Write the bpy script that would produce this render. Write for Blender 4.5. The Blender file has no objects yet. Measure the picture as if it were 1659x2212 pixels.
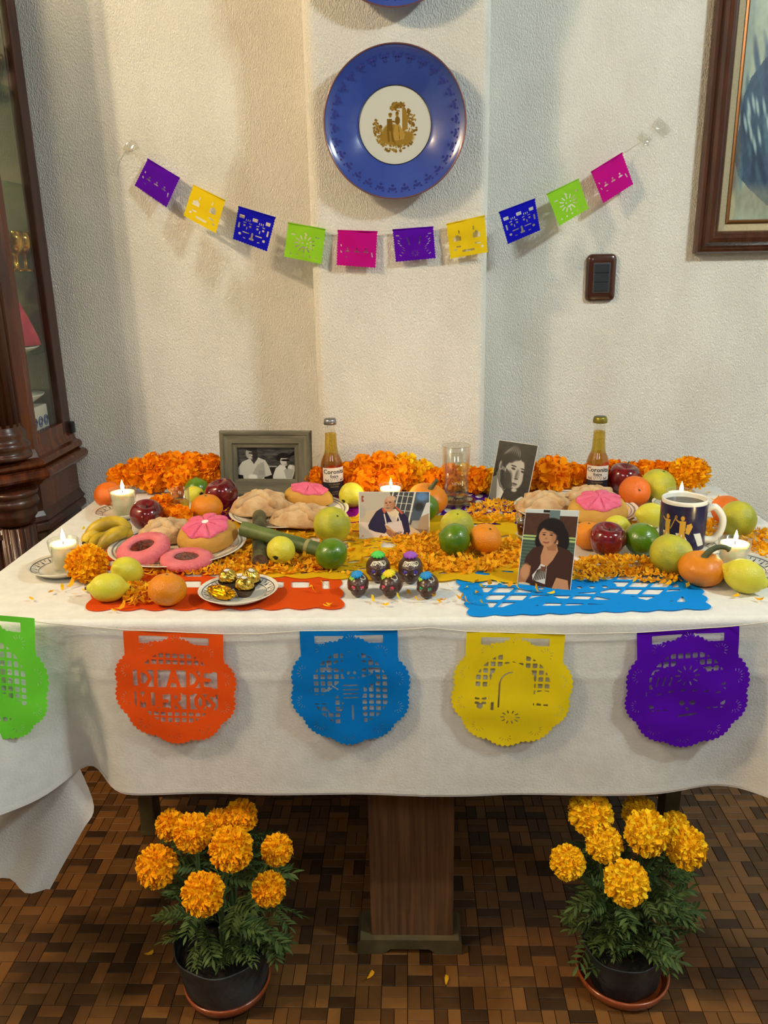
import bpy, bmesh, math, random
import numpy as np
from mathutils import Vector, Matrix, noise as mnoise

sc = bpy.context.scene
COL = sc.collection
PI = math.pi
rnd = random.Random(7)

# ------------------------------------------------------------------ camera
PW, PH, FPX = 1659.0, 2212.0, 1750.0
CAMZ = 1.29
_D = np.array([110.0, 5794.0, FPX]); _D /= np.linalg.norm(_D)
_F = np.array([50.0, -(110 * 50 + FPX ** 2) / 5794.0, FPX]); _F /= np.linalg.norm(_F)
_R = np.cross(_D, _F); _R /= np.linalg.norm(_R)
CO = np.array([0.0, 0.0, CAMZ])
M3 = np.array([_R, _F, -_D])          # image vector -> world vector

def ray(px, py):
    v = np.array([px - PW / 2, py - PH / 2, FPX])
    return M3 @ v

def on(px, py, z=0.75):                # point of the sight line at height z
    d = ray(px, py); t = (z - CAMZ) / d[2]
    return Vector(CO + d * t)

def wallpt(px, py, y):                 # point of the sight line at depth y
    d = ray(px, py); t = y / d[1]
    return Vector(CO + d * t)

def proj(p):
    v = M3.T @ (np.array(p) - CO)
    return (v[0] / v[2] * FPX + PW / 2, v[1] / v[2] * FPX + PH / 2, v[2])

def zat(p, py):                        # height above point p that shows at picture row py
    lo, hi = -0.2, 2.6
    for _ in range(40):
        m = (lo + hi) / 2
        if proj((p[0], p[1], m))[1] > py: lo = m
        else: hi = m
    return (lo + hi) / 2

cam_d = bpy.data.cameras.new('camera'); cam = bpy.data.objects.new('camera', cam_d); COL.objects.link(cam)
cam_d.sensor_fit = 'HORIZONTAL'; cam_d.sensor_width = 36.0; cam_d.lens = 36.0 * FPX / PW
cam_d.clip_start = 0.02
_m = Matrix.Identity(4)
for i in range(3):
    _m[i][0] = M3[i][0]; _m[i][1] = -M3[i][1]; _m[i][2] = -M3[i][2]; _m[i][3] = CO[i]
cam.matrix_world = _m
sc.camera = cam

# ------------------------------------------------------------------ world, lamps, exposure
sc.view_settings.view_transform = 'Standard'; sc.view_settings.look = 'None'
sc.view_settings.gamma = 1.0; sc.view_settings.use_curve_mapping = False
sc.view_settings.exposure = 0.84
sc.cycles.use_denoising = True
sc.cycles.max_bounces = 8; sc.cycles.transparent_max_bounces = 24
sc.cycles.caustics_reflective = False; sc.cycles.caustics_refractive = False
W = bpy.data.worlds.new('room_glow'); sc.world = W; W.use_nodes = True
W.node_tree.nodes['Background'].inputs[0].default_value = (0.95, 0.96, 0.95, 1)
W.node_tree.nodes['Background'].inputs[1].default_value = 0.05

def lamp(x, y, z, watt, col, rad=0.03):
    l = bpy.data.lights.new('bulb', 'POINT'); l.energy = watt; l.color = col; l.shadow_soft_size = rad
    o = bpy.data.objects.new('bulb', l); o.location = (x, y, z); COL.objects.link(o); return o

WARM = (1.0, 0.77, 0.48); COOL = (0.86, 1.0, 1.0)
for dx, dy in ((-.09, -.06), (.09, -.05), (0, .09)):
    lamp(-1.90 + dx, 0.45 + dy, 2.72, 26.0, WARM)
    lamp(1.90 + dx, 0.45 + dy, 2.72, 25.5, COOL)
for sx in (-1, 1):                                       # two added fill spots above the viewer, brightening table front and plants
    l = bpy.data.lights.new('fill_spot', 'SPOT'); l.energy = 12.5; l.color = (1.0, 0.97, 0.92)
    l.shadow_soft_size = 0.25; l.spot_size = math.radians(78); l.spot_blend = 0.6
    o = bpy.data.objects.new('fill_spot', l); COL.objects.link(o); o.location = (sx * .60, -0.45, 2.15)
    o.rotation_euler = (Vector((sx * .50, 1.12, .30)) - o.location).to_track_quat('-Z', 'Y').to_euler()

# ------------------------------------------------------------------ materials
def s2l(c):
    return tuple(((v / 255.0) / 12.92 if v / 255.0 <= 0.04045 else ((v / 255.0 + 0.055) / 1.055) ** 2.4) for v in c)

def mat(name, c, c2=None, ns=18.0, rough=0.5, bump=0.0, bs=80.0, metal=0.0, sss=0.0, spec=0.5, coat=0.0,
        island=False, stretch=None, sheen=0.0, trans=0.0, lo=0.35, hi=0.65, emit=None, es=1.0, detail=5.0):
    """c, c2 in 0-255 display values"""
    m = bpy.data.materials.new(name); m.use_nodes = True
    nt = m.node_tree; N = nt.nodes; L = nt.links
    b = N['Principled BSDF']
    b.inputs['Roughness'].default_value = rough
    b.inputs['Metallic'].default_value = metal
    b.inputs['Specular IOR Level'].default_value = spec
    b.inputs['Coat Weight'].default_value = coat
    b.inputs['Coat Roughness'].default_value = 0.06
    b.inputs['Sheen Weight'].default_value = sheen
    if sss:
        b.inputs['Subsurface Weight'].default_value = sss
        b.inputs['Subsurface Radius'].default_value = (0.5, 0.3, 0.15)
        b.inputs['Subsurface Scale'].default_value = 0.02
    A = s2l(c)
    b.inputs['Base Color'].default_value = (*A, 1)
    tc = mp = None
    if c2 is not None or bump:
        tc = N.new('ShaderNodeTexCoord'); mp = N.new('ShaderNodeMapping')
        L.new(tc.outputs['Object'], mp.inputs['Vector'])
        if stretch: mp.inputs['Scale'].default_value = stretch
    if c2 is not None:
        ramp = N.new('ShaderNodeValToRGB')
        ramp.color_ramp.elements[0].color = (*A, 1); ramp.color_ramp.elements[0].position = lo
        ramp.color_ramp.elements[1].color = (*s2l(c2), 1); ramp.color_ramp.elements[1].position = hi
        if island:
            g = N.new('ShaderNodeNewGeometry'); oi = N.new('ShaderNodeObjectInfo')
            ad = N.new('ShaderNodeMath'); ad.operation = 'ADD'
            fr = N.new('ShaderNodeMath'); fr.operation = 'FRACT'
            L.new(g.outputs['Random Per Island'], ad.inputs[0]); L.new(oi.outputs['Random'], ad.inputs[1])
            L.new(ad.outputs[0], fr.inputs[0])
            nz = N.new('ShaderNodeTexNoise'); nz.inputs['Scale'].default_value = ns; nz.inputs['Detail'].default_value = detail
            L.new(mp.outputs[0], nz.inputs['Vector'])
            mx = N.new('ShaderNodeMix'); mx.inputs[0].default_value = 0.25
            L.new(fr.outputs[0], mx.inputs[2]); L.new(nz.outputs[0], mx.inputs[3])
            L.new(mx.outputs[0], ramp.inputs[0])
        else:
            nz = N.new('ShaderNodeTexNoise'); nz.inputs['Scale'].default_value = ns; nz.inputs['Detail'].default_value = detail
            L.new(mp.outputs[0], nz.inputs['Vector']); L.new(nz.outputs[0], ramp.inputs[0])
        L.new(ramp.outputs[0], b.inputs['Base Color'])
    if bump:
        n2 = N.new('ShaderNodeTexNoise'); n2.inputs['Scale'].default_value = bs; n2.inputs['Detail'].default_value = 4
        L.new(mp.outputs[0], n2.inputs['Vector'])
        bp = N.new('ShaderNodeBump'); bp.inputs['Strength'].default_value = bump; bp.inputs['Distance'].default_value = 0.01
        L.new(n2.outputs[0], bp.inputs['Height']); L.new(bp.outputs[0], b.inputs['Normal'])
    if trans:                                              # thin translucent sheet: paper, petal, leaf
        tl = N.new('ShaderNodeBsdfTranslucent'); ms = N.new('ShaderNodeMixShader'); ms.inputs[0].default_value = trans
        if c2 is not None: L.new(ramp.outputs[0], tl.inputs[0])
        else: tl.inputs[0].default_value = (*A, 1)
        out = N['Material Output']
        L.new(b.outputs[0], ms.inputs[1]); L.new(tl.outputs[0], ms.inputs[2]); L.new(ms.outputs[0], out.inputs[0])
    if emit:
        b.inputs['Emission Color'].default_value = (*emit, 1); b.inputs['Emission Strength'].default_value = es
    return m

def thin_glass(name, tint=(1, 1, 1), gloss=1.0, rough=0.02, ior=1.45):
    m = bpy.data.materials.new(name); m.use_nodes = True
    nt = m.node_tree; N = nt.nodes; L = nt.links; N.remove(N['Principled BSDF'])
    t = N.new('ShaderNodeBsdfTransparent'); t.inputs[0].default_value = (*tint, 1)
    g = N.new('ShaderNodeBsdfGlossy'); g.inputs['Roughness'].default_value = rough
    g.inputs[0].default_value = (gloss, gloss, gloss, 1)
    f = N.new('ShaderNodeLayerWeight'); f.inputs[0].default_value = .5
    p = N.new('ShaderNodeMath'); p.operation = 'POWER'; p.inputs[1].default_value = 4.0
    q = N.new('ShaderNodeMath'); q.operation = 'MULTIPLY_ADD'; q.inputs[1].default_value = min(.8, .5 * (ior - 1) * 2.2); q.inputs[2].default_value = ((ior - 1) / (ior + 1)) ** 2
    x = N.new('ShaderNodeMixShader')
    L.new(f.outputs['Facing'], p.inputs[0]); L.new(p.outputs[0], q.inputs[0])
    L.new(q.outputs[0], x.inputs[0]); L.new(t.outputs[0], x.inputs[1]); L.new(g.outputs[0], x.inputs[2])
    L.new(x.outputs[0], N['Material Output'].inputs[0])
    return m

def print_mat(name, rough=0.35, spec=0.4, sheet=0.0):
    m = bpy.data.materials.new(name); m.use_nodes = True
    N = m.node_tree.nodes; L = m.node_tree.links
    a = N.new('ShaderNodeAttribute'); a.attribute_name = 'ink'
    b = N['Principled BSDF']; b.inputs['Roughness'].default_value = rough; b.inputs['Specular IOR Level'].default_value = spec
    L.new(a.outputs['Color'], b.inputs['Base Color'])
    return m

# ------------------------------------------------------------------ object helpers
def link(o, parent=None):
    COL.objects.link(o)
    if parent is not None: o.parent = parent
    return o

def tag(o, label=None, cat=None, group=None, kind=None):
    if label: o['label'] = label
    if cat: o['category'] = cat
    if group: o['group'] = group
    if kind: o['kind'] = kind
    return o

def empty(name, loc, rz=0.0, label=None, cat=None, group=None):
    o = bpy.data.objects.new(name, None); o.empty_display_size = 0.02
    o.location = loc; o.rotation_euler = (0, 0, rz)
    link(o); return tag(o, label, cat, group)

def mesh(name, V, Fc, m, parent=None, smooth=True, loc=None, rot=None):
    me = bpy.data.meshes.new(name)
    me.from_pydata([tuple(v) for v in V], [], [tuple(f) for f in Fc]); me.update()
    if m is not None: me.materials.append(m)
    if smooth: me.polygons.foreach_set('use_smooth', [True] * len(me.polygons))
    o = bpy.data.objects.new(name, me)
    if loc is not None: o.location = loc
    if rot is not None: o.rotation_euler = rot
    return link(o, parent)

def share(name, me, parent=None, loc=(0, 0, 0), rot=(0, 0, 0), scale=(1, 1, 1)):
    o = bpy.data.objects.new(name, me); o.location = loc; o.rotation_euler = rot; o.scale = scale
    return link(o, parent)

def copy_tree(o, parent=None):
    c = o.copy(); COL.objects.link(c)
    if parent is not None: c.parent = parent
    for ch in list(o.children): copy_tree(ch, c)
    return c

class MB:
    """collects shapes of ONE part"""
    def __init__(s): s.V = []; s.F = []
    def add(s, V, F):
        k = len(s.V); s.V += [tuple(v) for v in V]; s.F += [tuple(i + k for i in f) for f in F]; return s
    def box(s, x0, x1, y0, y1, z0, z1):
        V = [(x, y, z) for x in (x0, x1) for y in (y0, y1) for z in (z0, z1)]
        return s.add(V, [(0, 1, 3, 2), (4, 6, 7, 5), (0, 4, 5, 1), (2, 3, 7, 6), (0, 2, 6, 4), (1, 5, 7, 3)])
    def tube(s, pts, r, n=8, cap=True): 
        V, F = tube(pts, r, n, cap); return s.add(V, F)
    def lathe(s, prof, n=32, at=(0, 0, 0)):
        V, F = lathe(prof, n); return s.add([(v[0] + at[0], v[1] + at[1], v[2] + at[2]) for v in V], F)
    def build(s, name, m, parent=None, smooth=True, loc=None, rot=None, bevel=0.0):
        o = mesh(name, s.V, s.F, m, parent, smooth, loc, rot)
        if bevel:
            bm = bmesh.new(); bm.from_mesh(o.data)
            bmesh.ops.recalc_face_normals(bm, faces=bm.faces)
            es = [e for e in bm.edges if len(e.link_faces) == 2 and e.calc_face_angle(0) > 0.6]
            bmesh.ops.bevel(bm, geom=es, offset=bevel, segments=2, profile=0.6, affect='EDGES')
            bm.to_mesh(o.data); bm.free()
            o.data.polygons.foreach_set('use_smooth', [False] * len(o.data.polygons))
        return o

def lathe(prof, n=32, mod=None, caps=True):
    V = []; F = []
    for (r, z) in prof:
        for k in range(n):
            a = 2 * PI * k / n
            rr = r if mod is None else r * mod(a, z)
            V.append((rr * math.cos(a), rr * math.sin(a), z))
    for i in range(len(prof) - 1):
        for k in range(n):
            F.append((i * n + k, i * n + (k + 1) % n, (i + 1) * n + (k + 1) % n, (i + 1) * n + k))
    if caps and prof[0][0] > 1e-6: F.append(tuple(range(n - 1, -1, -1)))
    if caps and prof[-1][0] > 1e-6: F.append(tuple((len(prof) - 1) * n + k for k in range(n)))
    return V, F

def tube(pts, r, n=8, cap=True):
    P = [Vector(p) for p in pts]; V = []; F = []
    R = r if isinstance(r, (list, tuple)) else [r] * len(P)
    up = None
    for i, p in enumerate(P):
        t = (P[min(i + 1, len(P) - 1)] - P[max(i - 1, 0)]).normalized()
        if up is None:
            up = Vector((0, 0, 1)) if abs(t.z) < 0.9 else Vector((0, 1, 0))
        a = t.cross(up).normalized(); b = a.cross(t).normalized(); up = b
        for k in range(n):
            w = 2 * PI * k / n
            V.append(p + (a * math.cos(w) + b * math.sin(w)) * R[i])
    for i in range(len(P) - 1):
        for k in range(n):
            F.append((i * n + k, i * n + (k + 1) % n, (i + 1) * n + (k + 1) % n, (i + 1) * n + k))
    if cap:
        F.append(tuple(range(n - 1, -1, -1))); F.append(tuple((len(P) - 1) * n + k for k in range(n)))
    return V, F

def smoothpath(pts, k=6):
    """Catmull-Rom through the points"""
    P = [Vector(p) for p in pts]; out = []
    for i in range(len(P) - 1):
        p0 = P[max(i - 1, 0)]; p1 = P[i]; p2 = P[i + 1]; p3 = P[min(i + 2, len(P) - 1)]
        for j in range(k):
            t = j / k
            out.append(0.5 * ((2 * p1) + (p2 - p0) * t + (2 * p0 - 5 * p1 + 4 * p2 - p3) * t * t + (3 * p1 - p0 - 3 * p2 + p3) * t ** 3))
    out.append(P[-1]); return out

def ball(n=32, m=20, fn=None):
    """uv sphere, fn(unit vector) -> point"""
    V = []; F = []
    for i in range(m + 1):
        th = PI * i / m
        for k in range(n):
            a = 2 * PI * k / n
            d = Vector((math.sin(th) * math.cos(a), math.sin(th) * math.sin(a), math.cos(th)))
            V.append(fn(d) if fn else d)
    for i in range(m):
        for k in range(n):
            F.append((i * n + k, (i + 1) * n + k, (i + 1) * n + (k + 1) % n, i * n + (k + 1) % n))
    return V, F

def sweep(path, prof, closed=False):
    """path: xy points; prof: (out, z); out is to the right of the walking direction"""
    n = len(path); V = []; F = []; P = [Vector((p[0], p[1])) for p in path]
    for i in range(n):
        a = P[i] - P[i - 1] if (i > 0 or closed) else P[1] - P[0]
        b = P[(i + 1) % n] - P[i] if (i < n - 1 or closed) else a
        a = a.normalized(); b = b.normalized()
        na = Vector((a.y, -a.x)); nb = Vector((b.y, -b.x)); nn = (na + nb).normalized()
        k = 1.0 / max(0.3, nn.dot(na))
        for (o, z) in prof:
            q = P[i] + nn * (o * k); V.append((q.x, q.y, z))
    m = len(prof)
    for i in range(n if closed else n - 1):
        j = (i + 1) % n
        for k in range(m - 1):
            F.append((i * m + k, j * m + k, j * m + k + 1, i * m + k + 1))
    return V, F

def h2(x, y, s=1.0, seed=0.0):
    return mnoise.noise(Vector((x * s, y * s, seed)))

def basis(o, ex, ey, ez):
    return Matrix(((ex[0], ey[0], ez[0], o[0]), (ex[1], ey[1], ez[1], o[1]), (ex[2], ey[2], ez[2], o[2]), (0, 0, 0, 1)))

# ------------------------------------------------------------------ printed pictures (ink on a sheet)
class Pic:
    def __init__(s, nx, ny, bg):
        s.U, s.V = np.meshgrid((np.arange(nx) + .5) / nx, (np.arange(ny) + .5) / ny)
        s.I = np.zeros((ny, nx, 3)); s.I[:] = bg; s.nx, s.ny = nx, ny
    def put(s, m, col):
        m = np.clip(m, 0, 1)[..., None]; s.I = s.I * (1 - m) + np.array(col, float) * m; return s
    def ell(s, cx, cy, rx, ry, col, soft=0.12, rot=0.0, a=1.0):
        x = s.U - cx; y = s.V - cy; c, q = math.cos(rot), math.sin(rot)
        d = np.sqrt(((x * c + y * q) / rx) ** 2 + ((-x * q + y * c) / ry) ** 2)
        return s.put(a * np.clip((1 - d) / soft + .5, 0, 1), col)
    def poly(s, pts, col, a=1.0):
        ins = np.zeros(s.U.shape, bool); n = len(pts)
        for i in range(n):
            x1, y1 = pts[i]; x2, y2 = pts[(i + 1) % n]
            if y1 == y2: continue
            c = ((y1 > s.V) != (y2 > s.V)) & (s.U < (x2 - x1) * (s.V - y1) / (y2 - y1) + x1)
            ins ^= c
        return s.put(a * ins.astype(float), col)
    def line(s, p, q, w, col, a=1.0):
        ax, ay = p; bx, by = q; dx, dy = bx - ax, by - ay; L = dx * dx + dy * dy + 1e-12
        t = np.clip(((s.U - ax) * dx + (s.V - ay) * dy) / L, 0, 1)
        d = np.hypot(s.U - ax - t * dx, s.V - ay - t * dy)
        return s.put(a * np.clip((w - d) / (w * .4) + .5, 0, 1), col)
    def rect(s, x0, y0, x1, y1, col, a=1.0):
        return s.put(a * ((s.U >= x0) & (s.U < x1) & (s.V >= y0) & (s.V < y1)), col)
    def noise(s, amp, sx, sy, seed):
        r = np.random.RandomState(seed); g = r.rand(sy + 2, sx + 2)
        x = s.U * sx; y = s.V * sy; i = x.astype(int); j = y.astype(int); fx = x - i; fy = y - j
        v = (g[j, i] * (1 - fx) + g[j, i + 1] * fx) * (1 - fy) + (g[j + 1, i] * (1 - fx) + g[j + 1, i + 1] * fx) * fy
        s.I = np.clip(s.I + (v - .5)[..., None] * 2 * amp, 0, 255); return s

def sheet(name, pic, pos, m, parent=None, mask=None):
    """pos(u, v) -> local point; the picture's colours become the ink of the sheet"""
    nx, ny = pic.nx, pic.ny
    V = [pos(i / nx, j / ny) for j in range(ny + 1) for i in range(nx + 1)]
    F = []; C = []
    lin = np.where(pic.I / 255 <= .04045, pic.I / 255 / 12.92, ((pic.I / 255 + .055) / 1.055) ** 2.4)
    for j in range(ny):
        for i in range(nx):
            if mask is not None and not mask(i, j): continue
            a = j * (nx + 1) + i
            F.append((a, a + nx + 1, a + nx + 2, a + 1)); C.append(lin[j, i])
    o = mesh(name, V, F, m, parent, smooth=True)
    at = o.data.attributes.new('ink', 'FLOAT_COLOR', 'CORNER')
    arr = np.ones((len(F), 4, 4)); arr[:, :, :3] = np.array(C)[:, None, :]
    at.data.foreach_set('color', arr.ravel())
    return o

# ------------------------------------------------------------------ cut paper (marching squares over a signed field)
def cut_paper(f, u0, u1, v0, v1, nu, nv):
    us = np.linspace(u0, u1, nu + 1); vs = np.linspace(v0, v1, nv + 1)
    U, Vv = np.meshgrid(us, vs); G = f(U, Vv)
    G = np.where(np.abs(G) < 1e-7, 1e-7, G)
    ins = G > 0; verts = []; faces = []; idx = {}
    def gv(j, i):
        k = (j, i, 0)
        if k not in idx: idx[k] = len(verts); verts.append((us[i], vs[j]))
        return idx[k]
    def ev(j, i, j2, i2):
        if (j2, i2) < (j, i): j, i, j2, i2 = j2, i2, j, i
        k = (j, i, 1 if j2 == j else 2)
        if k not in idx:
            t = G[j, i] / (G[j, i] - G[j2, i2])
            idx[k] = len(verts); verts.append((us[i] + (us[i2] - us[i]) * t, vs[j] + (vs[j2] - vs[j]) * t))
        return idx[k]
    cnt = ins[:-1, :-1].astype(int) + ins[1:, :-1] + ins[:-1, 1:] + ins[1:, 1:]
    for j, i in zip(*np.nonzero(cnt)):
        c = ((j, i), (j, i + 1), (j + 1, i + 1), (j + 1, i))
        if cnt[j, i] == 4: faces.append([gv(*q) for q in c]); continue
        p = []
        for k in range(4):
            a, b = c[k], c[(k + 1) % 4]
            if ins[a]: p.append(gv(*a))
            if ins[a] != ins[b]: p.append(ev(*a, *b))
        if len(p) >= 3: faces.append(p)
    return verts, faces

def s_circ(X, Y, cx, cy, r): return r - np.hypot(X - cx, Y - cy)
def s_ell(X, Y, cx, cy, rx, ry): return (1 - np.hypot((X - cx) / rx, (Y - cy) / ry)) * min(rx, ry)
def s_box(X, Y, cx, cy, hx, hy): return np.minimum(hx - np.abs(X - cx), hy - np.abs(Y - cy))
def s_cap(X, Y, ax, ay, bx, by, r):
    dx, dy = bx - ax, by - ay; L = dx * dx + dy * dy + 1e-12
    t = np.clip(((X - ax) * dx + (Y - ay) * dy) / L, 0, 1)
    return r - np.hypot(X - ax - t * dx, Y - ay - t * dy)
def uni(*a):
    o = a[0]
    for b in a[1:]: o = np.maximum(o, b)
    return o

GLYPH = {
 'D': [((0, 0), (0, 1)), ((0, 1), (.55, .85)), ((.55, .85), (.8, .5)), ((.8, .5), (.55, .15)), ((.55, .15), (0, 0))],
 'I': [((.15, 0), (.15, 1))],
 'A': [((0, 0), (.4, 1)), ((.4, 1), (.8, 0)), ((.2, .35), (.6, .35))],
 'E': [((0, 0), (0, 1)), ((0, 1), (.65, 1)), ((0, .5), (.55, .5)), ((0, 0), (.65, 0))],
 'M': [((0, 0), (0, 1)), ((0, 1), (.42, .4)), ((.42, .4), (.85, 1)), ((.85, 1), (.85, 0))],
 'U': [((0, 1), (0, .2)), ((0, .2), (.35, 0)), ((.35, 0), (.7, .2)), ((.7, .2), (.7, 1))],
 'R': [((0, 0), (0, 1)), ((0, 1), (.6, .9)), ((.6, .9), (.6, .6)), ((.6, .6), (0, .48)), ((.2, .5), (.7, 0))],
 'T': [((0, 1), (.75, 1)), ((.37, 1), (.37, 0))],
 'O': [((.4, 1), (.05, .65)), ((.05, .65), (.05, .3)), ((.05, .3), (.4, 0)), ((.4, 0), (.75, .3)), ((.75, .3), (.75, .65)), ((.75, .65), (.4, 1))],
 'S': [((.65, .9), (.3, 1)), ((.3, 1), (.02, .75)), ((.02, .75), (.6, .35)), ((.6, .35), (.4, .02)), ((.4, .02), (0, .12))],
}
def s_text(X, Y, txt, x0, y0, w, h, r):
    n = sum(.4 if ch == ' ' else 1 for ch in txt); cw = w / n; out = np.full(X.shape, -1.0); k = -1.0
    for ch in txt:
        k += 1
        if ch == ' ': k -= .6; continue
        for (a, b) in GLYPH[ch]:
            out = np.maximum(out, s_cap(X, Y, x0 + cw * (k + a[0] * .95), y0 + a[1] * h, x0 + cw * (k + b[0] * .95), y0 + b[1] * h, r))
    return out

# ------------------------------------------------------------------ shared materials
m_wall = mat('stucco', (236, 234, 226), (226, 223, 214), ns=9, rough=.95, bump=.55, bs=340, spec=.1, stretch=(1, 1, .55))
m_ceil = mat('ceiling_paint', (118, 114, 106), rough=.95)
m_slat = mat('parquet', (58, 37, 17), (134, 88, 42), ns=30, rough=.42, island=True, lo=.2, hi=.95, spec=.35)
m_joint = mat('parquet_joint', (26, 15, 8), rough=.8)
m_cloth = mat('white_cotton', (226, 225, 220), (218, 217, 211), ns=40, rough=.95, bump=.12, bs=260, spec=.05, sheen=.1)
m_cloth2 = mat('white_cotton_under', (226, 224, 218), rough=.95, bump=.12, bs=260, spec=.05)
m_oak = mat('dark_oak_panel', (86, 57, 34), (118, 82, 52), ns=14, rough=.55, stretch=(9, 9, .35), bump=.1, bs=90)
m_olive = mat('worn_brown_wood', (98, 88, 56), (80, 66, 38), ns=20, rough=.6)
m_mahog = mat('polished_mahogany', (70, 30, 14), (104, 50, 24), ns=10, rough=.22, stretch=(6, 6, .6), coat=.2)
m_mahogd = mat('polished_mahogany_dark', (50, 22, 12), (74, 36, 20), ns=10, rough=.34, stretch=(6, 6, .6), coat=.2)
m_pane = thin_glass('window_glass', (.96, .97, .95))
m_glass = thin_glass('clear_glass', (.95, .96, .94), ior=1.7)
m_shelfglass = thin_glass('green_shelf_glass', (.75, .88, .78))
m_white = mat('white_glaze', (238, 234, 222), rough=.18, spec=.5, coat=.3)
m_black = mat('black_plastic', (24, 24, 26), rough=.4)
m_gold = mat('gold_metal', (214, 160, 60), rough=.25, metal=1.0)
m_thread = mat('white_thread', (220, 215, 200), rough=.9)

# ------------------------------------------------------------------ setting
YF, YB, XL, XR, TZ = 1.203, 1.985, -.775, .765, .75        # table top outline
CY, WY = 2.045, 2.195                                       # pillar face, wall behind it
def structure(o): o['kind'] = 'structure'; return o

# wall with its pillar, one plastered surface with softened arrises
prof = [(-2.3, WY), (-.238, WY), (-.236, CY + .028)]
def arc(cx, cy, r, a0, a1, n=6): return [(cx + r * math.cos(a0 + (a1 - a0) * k / n), cy + r * math.sin(a0 + (a1 - a0) * k / n)) for k in range(n + 1)]
XC0, XC1 = -.232, .193
prof = [(-2.3, WY)] + [(XC0, WY)] + arc(XC0 + .028, CY + .028, .028, PI, 1.5 * PI) + arc(XC1 - .022, CY + .022, .022, 1.5 * PI, 2 * PI) + [(XC1, WY), (3.4, WY)]
V = []; F = []
for (x, y) in prof:
    V += [(x, y, 0), (x, y, 2.9)]
for i in range(len(prof) - 1): F.append((2 * i, 2 * i + 2, 2 * i + 3, 2 * i + 1))
structure(mesh('wall_back', V, F, m_wall, smooth=False))
structure(MB().box(-2.36, -2.3, -2.0, WY, 0, 2.9).build('wall_left', m_wall, smooth=False))
structure(MB().box(3.4, 3.46, -2.0, WY, 0, 2.9).build('wall_right', m_wall, smooth=False))
structure(MB().box(-2.36, 3.46, -2.0, WY, 2.9, 2.95).build('ceiling', m_ceil, smooth=False))
floor = structure(MB().box(-2.36, 3.46, -2.0, WY, -.05, -.006).build('floor', m_joint, smooth=False))

# parquet: squares of two slats, turned a quarter from one to the next
TW = .0482
def slat_mesh(name, w, d):
    x, y, h, b = w / 2 - .0005, d / 2 - .0005, .006, .0006
    V = [(-x, -y, -h), (x, -y, -h), (x, y, -h), (-x, y, -h), (-x, -y, -b), (x, -y, -b), (x, y, -b), (-x, y, -b),
         (-x + b, -y + b, 0), (x - b, -y + b, 0), (x - b, y - b, 0), (-x + b, y - b, 0)]
    F = [(0, 1, 5, 4), (1, 2, 6, 5), (2, 3, 7, 6), (3, 0, 4, 7), (4, 5, 9, 8), (5, 6, 10, 9), (6, 7, 11, 10), (7, 4, 8, 11), (8, 9, 10, 11)]
    return V, F
SA = slat_mesh('slat', TW, TW / 2); SB = slat_mesh('slat', TW / 2, TW)
slats = []
for iy in range(-4, 44):
    for ix in range(-48, 54):
        x = ix * TW + .012; y = iy * TW + .016
        for k in (-.25, .25):
            if (ix + iy) % 2: slats.append((x, y + k * TW, 0))
            else: slats.append((x + k * TW, y, 1))
def seen(s):
    if s[1] < .3: return -1
    u, v, d = proj((s[0], s[1], 0))
    if not (-10 < u < 1669 and 1715 < v < 2222): return -1
    for (a, b, r) in ((490, 2080, 105), (1345, 2060, 102), (470, 1900, 150), (1340, 1880, 140)):
        if math.hypot(u - a, v - b) < r: return -1
    if 790 < u < 980 and v < 2050: return -1
    if u < 180 and v < 1900: return -1
    return v
order = sorted(range(len(slats)), key=lambda i: -seen(slats[i]))
pick = set(i for i in order[:300])
sm = []
for (V, F) in (SA, SB):
    me = bpy.data.meshes.new('slat'); me.from_pydata(V, [], F); me.materials.append(m_slat); sm.append(me)
rest = MB()
for i, (x, y, t) in enumerate(slats):
    if i in pick:
        o = share('slat', sm[t], floor, (x, y, rnd.uniform(-.0004, .0003)))
    elif y < 2.17:
        V, F = (SA, SB)[t]; dz = rnd.uniform(-.0004, .0003)
        rest.add([(a + x, b + y, c + dz) for a, b, c in V], F)
o = rest.build('slats', m_slat, floor, smooth=False); o['kind'] = 'stuff'

# ------------------------------------------------------------------ gate-leg table and its cloths
t = empty('gateleg_table', (0, 1.6, 0), label='long dark gate-leg table under the white cloth with a brown centre panel', cat='table')
def tb(name, x0, x1, y0, y1, z0, z1, m, bev=.003):
    return MB().box(x0, x1, y0 - 1.6, y1 - 1.6, z0, z1).build(name, m, t, smooth=False, bevel=bev)
tb('tabletop', XL + .01, XR - .01, YF + .012, YB, TZ - .03, TZ - .004, m_oak)
tb('end_panel', -.083, .078, 1.283, 1.305, .03, TZ - .03, m_oak)
tb('end_panel', -.083, .078, 1.90, 1.922, .03, TZ - .03, m_oak)
def foot(y):
    xs = [-.11, -.104, -.06, -.045, .03, .045, .088, .094]
    lo = [0, 0, 0, .012, .012, 0, 0, 0]; hi = [.026, .034, .034, .034, .034, .034, .034, .026]
    V = []; F = []
    for x, a, b in zip(xs, lo, hi):
        V += [(x, y - 1.6, a), (x, y - 1.6, b), (x, y - 1.6 + .075, b), (x, y - 1.6 + .075, a)]
    for i in range(len(xs) - 1):
        for k in range(4):
            F.append((i * 4 + k, i * 4 + (k + 1) % 4, i * 4 + 4 + (k + 1) % 4, i * 4 + 4 + k))
    F += [(0, 1, 2, 3), tuple(len(xs) * 4 - 4 + k for k in (3, 2, 1, 0))]
    mesh('foot', V, F, m_olive, t, smooth=False)
foot(1.27); foot(1.87)
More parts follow.
